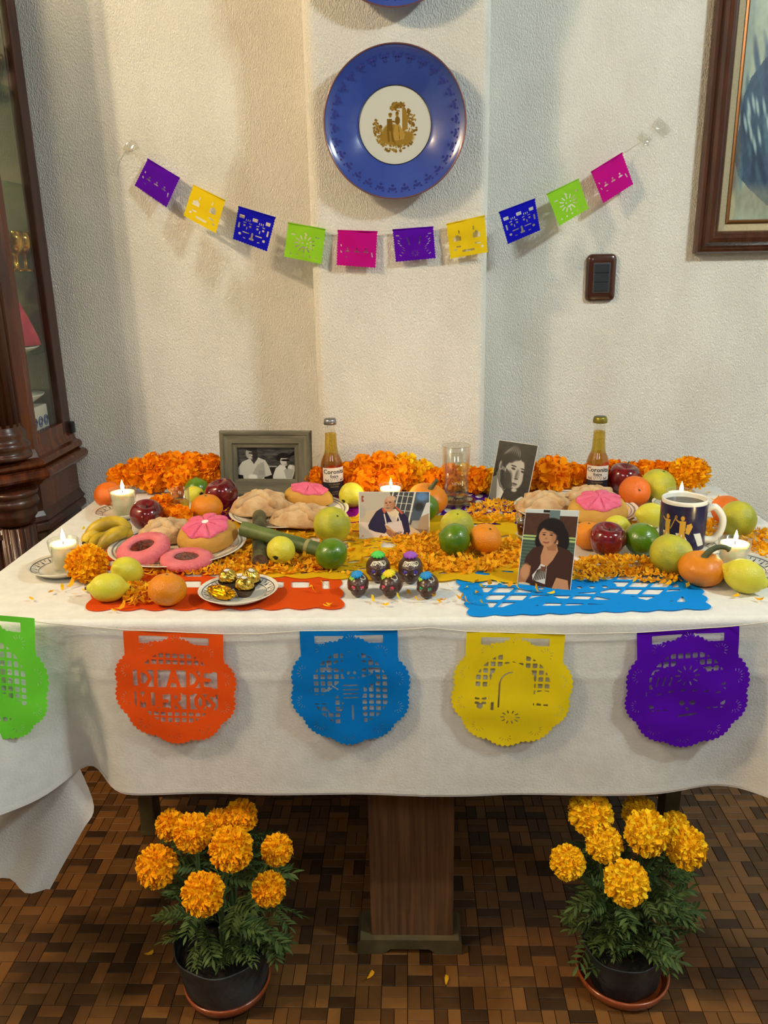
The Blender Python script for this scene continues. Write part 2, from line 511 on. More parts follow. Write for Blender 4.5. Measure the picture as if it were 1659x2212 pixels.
for sx, px in ((-1, 322), (1, 1446)):
    p = on(px, 1806, 0)
    tb('gate_leg', p.x - .018, p.x + .018, p.y, p.y + .05, 0, TZ - .03, m_olive)
    tb('gate_rail', min(p.x, .0), max(p.x, .0), p.y + .01, p.y + .035, .58, .64, m_oak)
    tb('gate_rail', min(p.x, .0), max(p.x, .0), p.y + .01, p.y + .035, .10, .15, m_oak)

# top cloth: flat on the table, rounded over the edges, hanging with gathers at both corners
OH = .335
def sst(a, b, x):
    q = min(1, max(0, (x - a) / (b - a))); return q * q * (3 - 2 * q)
def cloth_pt(a, b):
    """a, b: place on the unfolded cloth"""
    dx = (XL - a) if a < XL else (a - XR if a > XR else 0); sx = -1 if a < XL else 1
    dy = YF - b if b < YF else 0
    cx = min(max(a, XL), XR); cy = max(b, YF)
    rr = .012
    def edge(d):                                         # rounded fold: out, drop
        if d < rr * PI / 2: w = d / rr; return rr * math.sin(w), rr * (1 - math.cos(w))
        return rr, rr + d - rr * PI / 2
    z = TZ; x = cx; y = cy
    if dx == 0 and dy == 0:
        z += .0006 * h2(a, b, 14) + .0005 * h2(a, b, 40, 3) - .0006
        near = max(0, 1 - (b - YF) / .05)
        z += .0012 * near * h2(a, b, 26, 9)
        return (x, y, z)
    if dy > 0:
        o, dr = edge(dy)
        gL = sst(-.585, -.80, a); gR = sst(.55, .80, a)
        bul = .50 * gL ** 1.2 + .40 * gR
        val = math.exp(-((a + .575) / .045) ** 2) * .16 + math.exp(-((a - .53) / .07) ** 2) * .05
        wav = .006 * math.sin(a * 9 + 1.0) + .007 * math.sin(a * 23 + .4)
        q = dr / OH
    if dx > 0 and dy > 0:
        rho = math.hypot(dx, dy); ph = math.atan2(dx, dy)
        o, dr = edge(rho)
        k = .50 * math.cos(ph) ** 2 + .10 * math.sin(ph) ** 2 + .25 * math.sin(2 * ph) ** 2
        k = k if sx < 0 else k * .85
        hgt = dr * math.sqrt(max(.05, 1 - k * k)); out = o + dr * k
        return (cx + sx * out * math.sin(ph), cy - out * math.cos(ph), TZ - hgt)
    if dy > 0:
        k = bul - val + wav * min(1, q * 1.6)
        hgt = dr * math.sqrt(1 - min(.8, k * k))
        c = .0025 * h2(a, dr, 9, 2) * min(1, q * 4)
        z = TZ - hgt + (.02 * val / .16) * q
        crease = .0018 * math.exp(-((dr - .105) / .004) ** 2) + .0012 * math.exp(-((a - .02) / .004) ** 2)
        return (x, cy - o - dr * k - c - crease, z)
    o, dr = edge(dx)
    k = .03 + .05 * math.sin(b * 14) * min(1, dr / .2)
    return (cx + sx * (o + dr * k), y, TZ - dr)
def cloth(name):
    ys = [YF - OH + OH * (k / 46) for k in range(46)]
    ys = [YF - OH * (1 - (k / 46) ** 1.0) for k in range(44)] + [YF - .022 + .002 * k for k in range(12)] + [YF + .003 * k + .002 for k in range(14)]
    y = ys[-1]
    while y < YB: y += .012; ys.append(min(y, YB))
    xs = [XL - OH + OH * k / 26 for k in range(24)] + [XL - .024 + .003 * k for k in range(9)]
    x = XL + .006
    while x < XR: xs.append(x); x += .0105
    xs += [XR + .003 * k for k in range(9)] + [XR + .03 + (OH - .03) * k / 24 for k in range(25)]
    ys.sort()
    V = [cloth_pt(a, b) for b in ys for a in xs]; n = len(xs)
    F = [(j * n + i, j * n + i + 1, (j + 1) * n + i + 1, (j + 1) * n + i) for j in range(len(ys) - 1) for i in range(n - 1)]
    return mesh(name, V, F, m_cloth), xs
tc, cxs = cloth('tablecloth')
tag(tc, 'white cotton tablecloth covering the table, hanging gathered at the corners', 'tablecloth')
hem = [Vector(cloth_pt(a, YF - OH + .004)) + Vector((0, -.0012, 0)) for a in cxs if XL - .2 < a < XR + .2]
hem2 = [Vector(cloth_pt(a, YF - OH + .012)) + Vector((0, -.0012, 0)) for a in cxs if XL - .2 < a < XR + .2]
V = hem + hem2; n = len(hem)
mesh('hem', V, [(i, i + 1, n + i + 1, n + i) for i in range(n - 1)], m_cloth2, tc)

# longer cloth that shows underneath at the left end
rows = [((60, 1560), (110, 1590), (150, 1620)), ((20, 1640), (100, 1650), (166, 1650)), ((-40, 1740), (80, 1720), (201, 1745)),
        ((-100, 1800), (40, 1790), (176, 1798)), ((-130, 1850), (20, 1860), (138, 1865)), ((-140, 1880), (0, 1904), (102, 1931))]
yy = [(1.26, 1.25, 1.245), (1.25, 1.24, 1.235), (1.26, 1.23, 1.21), (1.25, 1.225, 1.20), (1.25, 1.22, 1.195), (1.25, 1.215, 1.19)]
G = []
for r, q in zip(rows, yy):
    pts = smoothpath([wallpt(p[0], p[1], w) for p, w in zip(r, q)], 8)
    G.append(pts)
cols = [smoothpath([g[i] for g in G], 5) for i in range(len(G[0]))]
nr = len(cols[0])
V = []
for i, c in enumerate(cols):
    for j, p in enumerate(c):
        V.append((p.x, p.y + .012 * math.sin(i * .9) * (j / nr), p.z))
F = [(i * nr + j, i * nr + j + 1, (i + 1) * nr + j + 1, (i + 1) * nr + j) for i in range(len(cols) - 1) for j in range(nr - 1)]
uc = mesh('under_cloth', V, F, m_cloth2)
tag(uc, 'pale longer cloth with a pointed corner hanging below the tablecloth by the floor', 'cloth')

# ------------------------------------------------------------------ display cabinet
XS, YN = -.933, 1.955                                    # side plane, where the side meets the canted corner
cab = empty('china_cabinet', (-1.4, 2.0, 0), label='tall polished mahogany display cabinet with fluted corner column and glazed side', cat='cabinet')
def cb(name, x0, x1, y0, y1, z0, z1, m=m_mahog, bev=.003):
    return MB().box(x0 + 1.4, x1 + 1.4, y0 - 2.0, y1 - 2.0, z0, z1).build(name, m, cab, smooth=False, bevel=bev)
CX0, CYF = XS - .10, YN - .10                            # canted corner ends here on the front
ol = [(-2.0, CYF), (CX0, CYF), (XS, YN), (XS, WY - .004)]   # plan of carcass, front to side
olc = [(x + 1.4, y - 2.0) for x, y in ol]
def mould(name, prof, m):
    V, F = sweep(olc, prof); return mesh(name, V, F, m, cab, smooth=False)
def arcp(o, z, r, a0, a1, n=5): return [(o + r * math.cos(a0 + (a1 - a0) * k / n), z + r * math.sin(a0 + (a1 - a0) * k / n)) for k in range(n + 1)]
mould('waist_moulding', [(0, .872), (.005, .862), (.008, .852)] + arcp(.012, .838, .012, PI / 2, -PI / 2) + [(.018, .824)] + arcp(.024, .812, .014, PI / 2, -PI / 2) + [(.014, .792), (.004, .782), (-.03, .782)], m_mahog)
mould('apron', [(0, .785), (0, .70)], m_mahog)
mould('lower_moulding', [(0, .712), (.006, .700), (.014, .690), (.008, .682), (.014, .676), (.014, .664), (.004, .655), (-.02, .655)], m_mahogd)
mould('base', [(-.002, .66), (-.002, .06), (.015, .05), (.015, 0)], m_mahogd)
cb('side_stile', XS - .022, XS, WY - .058, WY - .006, .86, 2.35, m_mahogd)
cb('side_stile', XS - .022, XS, YN, YN + .030, .86, 2.35, m_mahog)
cb('side_rail', XS - .022, XS, YN + .030, WY - .058, .86, .905, m_mahog)
cb('side_rail', XS - .022, XS, YN + .030, WY - .058, 2.27, 2.35, m_mahog)
cb('glazing_bead', XS - .016, XS - .010, YN + .030, YN + .036, .905, 2.27, m_gold, 0)
cb('glass_pane', XS - .012, XS - .009, YN + .030, WY - .058, .905, 2.27, m_pane, 0)
cb('back_panel', -2.0, XS - .022, WY - .02, WY - .006, .86, 2.35, mat('smoked_mirror', (120, 116, 92), (92, 88, 66), ns=4, rough=.12, spec=.8))
cb('bottom_board', -2.0, XS - .022, CYF + .03, WY - .02, .862, .88, m_mahogd, 0)
cb('door_stile', CX0 - .07, CX0 - .01, CYF - .004, CYF + .02, .875, 2.33); cb('door_rail', -1.95, CX0 - .07, CYF - .004, CYF + .02, .875, .94); cb('door_pane', -1.95, CX0 - .07, CYF + .006, CYF + .010, .94, 2.30, m_pane, 0)
cb('top_board', -2.0, XS, CYF + .03, WY - .006, 2.35, 2.38, m_mahogd)
mould('cornice', [(-.03, 2.34), (0, 2.34), (.01, 2.37), (.03, 2.40), (.05, 2.43), (.05, 2.46), (-.03, 2.46)], m_mahog)
_pl = [(x - .006, y) for x, y in olc[1:]]; _pl = [(-.6, _pl[0][1] + .006)] + [(x, y + .006) for x, y in _pl[:2]] + [_pl[2], (-.6, _pl[2][1])]; n = len(_pl)
mesh('carcass', [(x, y, .03) for x, y in _pl] + [(x, y, .864) for x, y in _pl], [(k, (k + 1) % n, n + (k + 1) % n, n + k) for k in range(n)] + [tuple(range(n, 2 * n)), tuple(range(n - 1, -1, -1))], m_mahogd, cab, smooth=False)
# canted corner: flat back board with a fluted column, above and below the waist
dcx, dcy = (CX0 + XS) / 2 + 1.4, (CYF + YN) / 2 - 2.0
def cant(name, z0, z1, m):
    a = Vector((CX0 + 1.4, CYF - 2.0)); b = Vector((XS + 1.4, YN - 2.0)); n = Vector((b.y - a.y, -(b.x - a.x))).normalized() * -.02
    V = [(a.x, a.y, z0), (b.x, b.y, z0), (b.x, b.y, z1), (a.x, a.y, z1)]
    V += [(v[0] + n.x, v[1] + n.y, v[2]) for v in V]
    mesh(name, V, [(0, 1, 2, 3), (7, 6, 5, 4), (0, 4, 5, 1), (3, 2, 6, 7), (1, 5, 6, 2), (0, 3, 7, 4)], m, cab, smooth=False)
cant('corner_board', .86, 2.35, m_mahog); cant('corner_board', .02, .785, m_mahogd)
def flute(a, z): return 1.0 - .10 * max(0.0, math.cos(a * 16)) ** .6
def column(z0, z1):
    V, F = lathe([(.046, z0), (.046, z1)], 128, flute)
    mesh('fluted_column', V, F, m_mahogd, cab, loc=(dcx, dcy, 0))
column(.94, 2.30); column(.06, .69)
for z, s in ((.862, 1), (2.34, -1), (.782, -1)):
    P = [(.060, 0), (.062, .006), (.060, .012)] + [(.054, .016), (.060, .024), (.062, .032), (.058, .040)] + [(.051, .046), (.055, .056), (.053, .066), (.046, .074), (.046, .084)]
    P = [(r, z + s * h) for r, h in P]
    V, F = lathe(P if s > 0 else P[::-1], 40); mesh('column_ring', V, F, m_mahogd, cab, loc=(dcx, dcy, 0))
for z in (1.09, 1.29, 1.50, 1.72, 1.95):
    cb('glass_shelf', -1.95, XS - .03, CYF + .06, WY - .03, z, z + .006, m_shelfglass, 0)
cb('hinge_knob', XS - .004, XS + .012, WY - .024, WY - .006, .868, .90, m_black, .004)
l = lamp(-1.05, 2.04, 2.28, 5.0, (1.0, .76, .46), .03)
# what stands on its shelves
def goblet(x, y, z, s, lab, m=m_gold):
    P = [(.020, 0), (.021, .003), (.005, .008), (.004, .035), (.012, .042), (.022, .055), (.024, .075), (.021, .092), (.0195, .092), (.021, .07), (.0, .046)]
    V, F = lathe([(r * s, h * s) for r, h in P], 18, lambda a, q: 1 + .03 * math.cos(a * 9))
    o = mesh('goblet', V, F, m, loc=(x, y, z)); tag(o, lab, 'goblet', 'gilt goblets inside the cabinet')
m_gilt = mat('gilt_crystal', (240, 196, 96), (150, 96, 30), ns=70, rough=.15, metal=.8)
for k, (x, y) in enumerate(((-.978, 2.10), (-1.0, 2.14), (-.976, 2.145), (-1.025, 2.10), (-1.045, 2.14))):
    goblet(x, y, 1.296, 1.05, 'gilt crystal goblet in the cabinet on the shelf above the pink cone', m_gilt)
for k, (x, y) in enumerate(((-.982, 2.11), (-1.015, 2.14))):
    goblet(x, y, 1.726, 1.0, 'gilt crystal goblet high in the cabinet by the top of the photo', m_gilt)
V, F = lathe([(.0, 0), (.062, 0), (.058, .02), (.040, .07), (.02, .12), (.004, .15), (0, .152)], 24, lambda a, z: 1 + .1 * math.cos(a * 5) + .05 * math.sin(a * 11))
o = mesh('folded_napkin', V, F, mat('pink_cloth', (226, 70, 96), (190, 40, 70), ns=20, rough=.8), loc=(-1.015, 2.10, 1.115))
tag(o, 'pink cone-shaped folded napkin behind the cabinet glass', 'napkin')
V, F = lathe([(0, 0), (.05, 0), (.075, .012), (.078, .016), (.05, .006), (0, .005)], 32)
o = mesh('serving_dish', V, F, m_white, loc=(-1.03, 2.09, 1.0965)); tag(o, 'white dish under the pink napkin in the cabinet', 'dish')
V, F = lathe([(0, 0), (.04, 0), (.07, .02), (.072, .024), (.045, .01), (0, .008)], 32)
o = mesh('serving_dish', V, F, m_white, loc=(-1.03, 2.095, .965)); tag(o, 'white bowl on top of the square tile box in the cabinet', 'dish')
bx = MB().box(-.06, .06, -.05, .05, 0, .078).build('tile_box', m_white, smooth=False, bevel=.004, loc=(-1.028, 2.085, .8805))
tag(bx, 'white ceramic box with a blue scroll band at the bottom of the cabinet', 'box')
m_blueink = mat('cobalt_ink', (56, 84, 150), rough=.3)
for k in range(3):
    pts = [(.0612, -.034 + k * .032 + .013 * math.cos(a) * (1 - a / 18), .036 + .016 * math.sin(a) * (1 - a / 18)) for a in np.linspace(0, 4 * PI, 26)]
    MB().tube(pts, .0014, 5).build('scroll', m_blueink, bx)

# ------------------------------------------------------------------ things on the wall
m_blue = mat('cobalt_glaze', (62, 84, 168), (50, 72, 156), ns=6, rough=.13, coat=.6, spec=.6)
m_bluedk = mat('dark_violet_print', (52, 58, 136), rough=.2)
m_print = print_mat('ink_print', .38)
m_glossprint = print_mat('glossy_print', .22, .5)
m_rimgold = mat('copper_rim', (150, 100, 78), rough=.3, metal=.6)

def garden_scene():
    p = Pic(170, 170, (206, 208, 200)); r = random.Random(3)
    G1 = (150, 118, 44); G2 = (118, 88, 26); G3 = (176, 142, 64)
    for k in range(260):                                      # wreath of foliage, open at upper left
        a = r.uniform(0, 2 * PI); q = r.uniform(.19, .30)
        x = .5 + q * math.cos(a) * 1.0; y = .53 - q * math.sin(a) * 1.05
        if .95 < a < 2.75 and not (1.25 < a < 1.75 and q > .2): continue
        p.ell(x, y, r.uniform(.012, .026), r.uniform(.008, .018), r.choice((G1, G2, G1)), .3, r.uniform(0, 3))
    for k in range(60):
        p.ell(r.uniform(.44, .64), r.uniform(.22, .30), .02, .013, r.choice((G1, G2)), .3, r.uniform(0, 3))
    p.poly([(.60, .30), (.66, .30), (.68, .55), (.60, .58)], G1)
    p.ell(.52, .66, .24, .10, G1, .2); p.ell(.45, .60, .13, .12, G1, .2)
    p.poly([(.47, .62), (.50, .50), (.56, .49), (.64, .62), (.62, .68), (.48, .70)], G3)   # wide skirt
    p.ell(.535, .44, .035, .055, G2, .2); p.ell(.53, .365, .022, .026, G1, .2); p.ell(.532, .345, .024, .018, G2, .2)
    p.poly([(.39, .42), (.46, .42), (.47, .57), (.385, .57)], G2); p.ell(.435, .375, .022, .026, G1, .2); p.ell(.436, .358, .027, .016, G2, .2)
    p.line((.40, .56), (.41, .70), .014, G2); p.line((.45, .56), (.47, .70), .014, G2); p.line((.46, .45), (.52, .46), .010, G2)
    p.line((.46, .62), (.50, .74), .006, G2); p.line((.55, .52), (.56, .68), .004, G2)
    return p

def wall_plate(cx, cz, R, lab, with_scene=True):
    y0 = CY - .003
    t = empty('wall_plate', (cx, y0, cz), label=lab, cat='plate', group='blue plates on the pillar')
    Q = [(0, .012), (R * .42, .012), (R * .50, .013), (R * .56, .018), (R * .80, .034), (R * .90, .039), (R * .97, .046), (R * .995, .049), (R, .046),
         (R * .985, .040), (R * .85, .028), (R * .55, .006), (R * .40, .002), (0, .002)]
    V, F = lathe(Q, 96); mesh('plate_body', [(x, -z, y) for x, y, z in V], F, m_blue, t)
    rim = [(R * .990 + .0016 * math.cos(a), (.0478 + .0012 * math.sin(a))) for a in np.linspace(0, 2 * PI, 9)]
    V, F = lathe(rim, 96, caps=False); mesh('rim', [(x, -z, y) for x, y, z in V], F, m_rimgold, t)
    b = MB(); v = MB()
    for k in range(30):                                        # dark flower sprays near the rim
        a = 2 * PI * k / 30 + .05
        for (da, dr, s) in ((0, 0, 1), (-.045, -.01, .7), (.045, -.01, .7), (0, -.055, .8), (-.06, .03, .6), (.06, .03, .6)):
            rr = R * (.865 + dr); aa = a + da; zz = np.interp(rr / R, [.80, .90, .97], [.034, .039, .046]) + .0009
            c = Vector((rr * math.cos(aa), -zz, rr * math.sin(aa))); rad = .0042 * s
            v.add([c + Vector((rad * math.cos(w), -.0000, rad * math.sin(w))) for w in np.linspace(0, 2 * PI, 9)[:-1]], [tuple(range(7, -1, -1))])
    v.build('flower_border', m_bluedk, t, smooth=False)
    if with_scene:
        for ra in (.515, .535):
            pr = [(R * ra + .0009 * math.cos(a), .0148 + .0011 * math.sin(a)) for a in np.linspace(0, 2 * PI, 7)]
            V, F = lathe(pr, 96, caps=False); mesh('ring_line', [(x, -z, y) for x, y, z in V], F, mat('dark_line', (40, 36, 44), rough=.3), t)
        r = R * .51; pic = garden_scene()
        sheet('picture_medallion', pic, lambda u, w: ((u - .5) * 2 * r, -.0142, (.5 - w) * 2 * r), m_glossprint, t,
              lambda i, j: math.hypot((i + .5) / 170 - .5, (j + .5) / 170 - .5) < .5)
    for s in (-1, 1):
        MB().tube([(s * R * .3, 0, R * .9), (s * R * .3, -.004, R * .9)], .004, 6).build('hanger', m_gold, t)
    return t
pc = wallpt(853, 267, CY - .04); R0 = .161
wall_plate(pc.x, pc.z, R0, 'large blue wall plate with a gold couple under trees on its white middle')
p2 = wallpt(853, 20, CY - .04)
wall_plate(p2.x, p2.z + R0, R0, 'blue wall plate cut by the top of the photo, above the other plate')

# light switch
p = wallpt(1298, 600, WY - .006)
t = empty('light_switch', (p.x, WY, p.z), label='brown rounded light switch with dark rocker buttons on the wall', cat='switch')
def rrect(w, h, r, n=6):
    o = []
    for (sx, sy, a0) in ((1, 1, 0), (-1, 1, PI / 2), (-1, -1, PI), (1, -1, 1.5 * PI)):
        for k in range(n + 1):
            a = a0 + PI / 2 * k / n; o.append((sx * (w / 2 - r) + r * math.cos(a), sy * (h / 2 - r) + r * math.sin(a)))
    return o
def slab(name, layers, m, parent, smooth=True):
    """layers: (outline, y)"""
    V = []; F = []; n = len(layers[0][0])
    for ol_, y in layers: V += [(x, y, z) for x, z in ol_]
    for i in range(len(layers) - 1):
        for k in range(n): F.append((i * n + k, i * n + (k + 1) % n, (i + 1) * n + (k + 1) % n, (i + 1) * n + k))
    F.append(tuple((len(layers) - 1) * n + k for k in range(n)))
    return mesh(name, V, F, m, parent, smooth)
m_swbrown = mat('brown_bakelite', (66, 34, 22), rough=.22, coat=.5)
sw, sh = .076, .118
slab('cover_plate', [(rrect(sw, sh, .014), -.001), (rrect(sw, sh, .014), -.005), (rrect(sw * .96, sh * .97, .013), -.009), (rrect(sw * .86, sh * .90, .010), -.012), (rrect(sw * .62, sh * .70, .004), -.0128)], m_swbrown, t)
slab('inner_frame', [(rrect(.043, .074, .002), -.0124), (rrect(.043, .074, .002), -.0137), (rrect(.041, .072, .002), -.0142)], mat('grey_bezel', (70, 72, 76), rough=.4), t, False)
for k in range(3):
    o = slab('rocker_button', [(rrect(.037, .0215, .001), -.0140), (rrect(.037, .0215, .001), -.0155), (rrect(.035, .0195, .001), -.0163)], mat('charcoal_plastic', (44, 48, 54), rough=.35), t, False)
    o.location.z = (1 - k) * .0228

# framed portrait at the right
FB = wallpt(1503, 548, WY - .03); fx, fz = FB.x, FB.z; fw, fh = .62, .80
t = empty('framed_painting', (fx, WY - .004, fz), label='big painting of a blue-robed figure in a dark moulded frame', cat='painting')
def rect_sweep(name, w, h, prof, m, parent):
    path = [(0, 0), (0, h), (w, h), (w, 0)]                    # inside is to the right
    V, F = sweep(path, prof, closed=True)
    return mesh(name, [(x, -z, y) for x, y, z in V], F, m, parent, smooth=False)
m_fr = mat('dark_frame_wood', (62, 34, 22), (84, 48, 30), ns=16, rough=.25, coat=.4, stretch=(4, 4, .5))
rect_sweep('frame_moulding', fw, fh, [(0, 0), (0, .016), (.004, .024), (.010, .027), (.013, .022), (.018, .024), (.026, .034), (.036, .036), (.042, .031), (.046, .031), (.050, .026), (.053, .020), (.053, .006)], m_fr, t)
rect_sweep('linen_liner', fw, fh, [(.053, .018), (.070, .015), (.070, .004)], mat('linen_beige', (188, 172, 138), (178, 162, 128), ns=200, rough=.9), t)
rect_sweep('inner_slip', fw, fh, [(.070, .017), (.074, .020), (.078, .017), (.080, .010), (.080, .004)], mat('gilt_slip', (116, 76, 36), rough=.3, metal=.4), t)
pp = Pic(300, 240, (158, 168, 148)).noise(10, 16, 12, 5)
pp.ell(.24, .29, .13, .10, (92, 82, 90), .25).ell(.30, .26, .10, .10, (150, 112, 92), .3)       # head in shade
pp.poly([(.10, .445), (.045, .50), (.018, .56), (.012, .66), (.0, .72), (.0, .78), (.03, .84), (.09, .885), (.2, .95), (.5, 1), (1, 1), (1, .35), (.5, .33), (.2, .37), (.14, .41)], (58, 78, 100))
for k in range(40):
    a = k / 39.0
    pp.ell(.02 + .5 * a + .02 * math.sin(k * 3), .62 + .20 * math.sin(k * 1.7), .012, .075, [(38, 52, 76), (84, 116, 130), (60, 88, 110), (44, 60, 88)][k % 4], .9, -.35 + .2 * math.sin(k), .75)
for (x, y) in ((.052, .605), (.072, .585), (.040, .655), (.095, .60), (.075, .69), (.10, .73), (.13, .60), (.055, .64), (.12, .70), (.16, .66)):
    pp.ell(x, y, .007, .032, (176, 200, 192), .9, -.35, .8)
pp.ell(.0, .80, .03, .14, (126, 106, 90), .9, 0, .6).ell(.12, .93, .14, .05, (142, 142, 122), .8, 0, .6).ell(.012, .955, .018, .06, (206, 192, 146), .6, 0, .8)
pp.noise(9, 80, 60, 8)
iw, ih = fw - .16, fh - .16
sheet('canvas', pp, lambda u, w: (.08 + u * iw, -.006, .08 + (1 - w) * ih), m_print, t)

# ------------------------------------------------------------------ cut-paper bunting on the wall
def paper(name, c, tr=.28): return mat(name, c, rough=.85, trans=tr, spec=.1)
P_PUR = paper('purple_tissue', (92, 12, 178)); P_YEL = paper('yellow_tissue', (236, 206, 30)); P_BLU = paper('royal_blue_tissue', (18, 18, 190))
P_GRN = paper('lime_tissue', (146, 210, 50)); P_MAG = paper('magenta_tissue', (196, 16, 140)); P_ORG = paper('orange_tissue', (244, 88, 24), .10)
P_AZU = paper('azure_tissue', (6, 122, 208), .10); P_DPU = paper('violet_tissue', (88, 10, 182), .10); P_LIM = paper('light_green_tissue', (112, 222, 62), .12)
P_MUS = paper('golden_tissue', (242, 214, 26), .10)

def flag_field(kind):
    def f(X, Y):                                               # X, Y in 0..1, Y down
        sc_ = .018 * np.abs(np.sin(X * PI * 13)); sd = .018 * np.abs(np.sin(Y * PI * 13))
        out = np.minimum(np.minimum(X - .02 + sd, .98 + sd - X), np.minimum(Y + .01, .98 + sc_ - Y))
        hs = []
        if kind == 'skulls':
            for cx in (.32, .68):
                tri = [s_box(X, Y, cx - .18, .25, .07, .05), s_box(X, Y, cx + .17, .25, .06, .05)]
                hs += [np.minimum(q, -s_circ(X, Y, cx, .45, .19)) for q in tri]
                hs += [s_circ(X, Y, cx - .075, .48, .032), s_circ(X, Y, cx + .085, .48, .032), s_cap(X, Y, cx, .52, cx, .58, .014)]
                hs += [s_cap(X, Y, cx - .08, .68, cx + .08, .68, .016), s_cap(X, Y, cx - .11, .40, cx - .05, .39, .012), s_cap(X, Y, cx + .05, .39, cx + .11, .40, .012)]
                hs += [s_cap(X, Y, cx - .05 + k * .05, .29, cx - .05 + k * .05, .34, .010) for k in range(3)]
            hs += [s_box(X, Y, .10, .52, .022, .08), s_box(X, Y, .90, .52, .022, .08), np.maximum(s_cap(X, Y, .5, .66, .5, .80, .028), s_cap(X, Y, .46, .82, .54, .82, .03))]
            hs += [s_circ(X, Y, .16, .76, .038), s_circ(X, Y, .84, .76, .038), s_cap(X, Y, .28, .84, .33, .85, .012), s_cap(X, Y, .68, .85, .73, .84, .012)]
        elif kind == 'boxes':
            hs = [s_box(X, Y, .24, .48, .10, .06), s_box(X, Y, .74, .46, .09, .07), s_circ(X, Y, .24, .42, .05), s_circ(X, Y, .74, .38, .045), s_box(X, Y, .5, .84, .16, .03),
                  s_circ(X, Y, .16, .78, .035), s_circ(X, Y, .86, .80, .035), s_cap(X, Y, .2, .70, .3, .70, .02), s_cap(X, Y, .70, .68, .82, .70, .02), s_cap(X, Y, .3, .26, .3, .32, .018), s_cap(X, Y, .68, .22, .68, .30, .018)]
        elif kind == 'flower':
            hs = [s_cap(X, Y, .5 + .16 * math.cos(a), .52 + .14 * math.sin(a), .5 + .26 * math.cos(a), .52 + .24 * math.sin(a), .018) for a in np.linspace(0, 2 * PI, 13)[:-1]]
            hs += [s_circ(X, Y, .44, .50, .026), s_circ(X, Y, .57, .50, .026), s_cap(X, Y, .46, .62, .56, .61, .022)]
            hs += [s_circ(X, Y, x, .86, .026) for x in (.16, .33, .5, .67, .84)] + [s_cap(X, Y, .14, .30, .22, .30, .02), s_cap(X, Y, .78, .28, .86, .30, .02), s_cap(X, Y, .48, .22, .52, .26, .02)]
        elif kind == 'petals':
            for s in (-1, 1):
                for k in range(8):
                    a = -.9 + k * .28
                    hs.append(s_cap(X, Y, .5 + s * (.30 + .06 * math.sin(k)), .30 + k * .075, .5 + s * (.34 + .06 * math.sin(k)), .27 + k * .075, .011))
                hs += [s_cap(X, Y, .5 + s * .16, .28, .5 + s * .12, .50, .016), s_cap(X, Y, .5 + s * .36, .2, .5 + s * .42, .19, .015)]
            hs += [s_cap(X, Y, .5 + .05 * math.cos(a), .78 + .05 * math.sin(a), .5 + .09 * math.cos(a), .78 + .09 * math.sin(a), .009) for a in np.linspace(0, 2 * PI, 9)[:-1]]
        else:                                                   # three small figures
            for x in (.27, .5, .73): hs += [s_circ(X, Y, x, .50, .026), np.minimum(s_circ(X, Y, x, .60, .055), Y * -1 + .60), s_cap(X, Y, x - .05, .58, x + .05, .58, .016)]
            hs += [s_cap(X, Y, .10, .40, .11, .44, .014), s_cap(X, Y, .10, .58, .12, .62, .016), s_cap(X, Y, .88, .60, .90, .70, .016), s_cap(X, Y, .22, .73, .26, .75, .012)]
        for h in hs: out = np.minimum(out, -h)
        return out
    return f

bun = empty('paper_bunting', (0, WY - .02, 1.4), label='string of ten small cut-paper flags taped to the wall below the plate', cat='bunting')
STR = [(245, 372, WY - .01), (252, 345, WY - .006), (266, 326, WY - .004), (284, 322, WY - .004), (300, 331, WY - .006), (318.6, 342.9, WY - .010), (388.6, 385.5, WY - .035), (417, 399.6, WY - .045), (487, 433.6, WY - .072), (515, 446, WY - .083), (595.7, 470.5, WY - .115),
       (622.3, 480.9, WY - .125), (703.5, 495.6, CY - .016), (729, 497.7, CY - .012), (815.7, 500.5, CY - .012), (847.6, 496.5, CY - .012), (936.2, 490, CY - .012), (964, 484.6, CY - .013), (1047.4, 465.6, CY - .016), (1077.4, 459, WY - .138), (1155.7, 429.5, WY - .10),
       (1180.3, 420.3, WY - .088), (1250.3, 386.6, WY - .058), (1276.3, 372, WY - .048), (1344.3, 330, WY - .022), (1388, 304, WY - .006), (1436, 270, WY - .004)]
O3 = Vector(bun.location)
SP = [wallpt(*s) - O3 for s in STR]
MB().tube(SP, .0007, 5).build('string', m_thread, bun)
flags = [(5, [(318.6, 342.9), (388.6, 385.5), (360, 448.4), (290, 400.5)], P_PUR, 'three', 'purple flag'),
 (7, [(417, 399.6), (487, 433.6), (466.3, 504.5), (395.4, 466)], P_YEL, 'boxes', 'yellow flag'),
 (9, [(515, 446), (595.7, 470.5), (577, 543.8), (502.4, 516.3)], P_BLU, 'skulls', 'royal blue flag cut with two skulls'),
 (11, [(622.3, 480.9), (703.5, 495.6), (694.4, 571), (612.5, 554.7)], P_GRN, 'hearts', 'lime green flag'),
 (13, [(729, 497.7), (815.7, 500.5), (811.4, 579), (726.6, 573)], P_MAG, 'three', 'magenta flag'),
 (15, [(847.6, 496.5), (936.2, 490), (941.8, 558), (854.4, 566.3)], P_PUR, 'petals', 'purple flag with petal slits'),
 (17, [(964, 484.6), (1047.4, 465.6), (1054.5, 545.3), (972, 559.3)], P_YEL, 'boxes', 'yellow flag'),
 (19, [(1077.4, 459), (1155.7, 429.5), (1167.3, 497.5), (1096.7, 528)], P_BLU, 'skulls', 'royal blue flag cut with two skulls'),
 (21, [(1180.3, 420.3), (1250.3, 386.6), (1272, 450.5), (1207.6, 489)], P_GRN, 'flower', 'lime green flag cut with a face'),
 (23, [(1276.3, 372), (1344.3, 330), (1368.6, 398), (1302.8, 439.6)], P_MAG, 'three', 'magenta flag')]
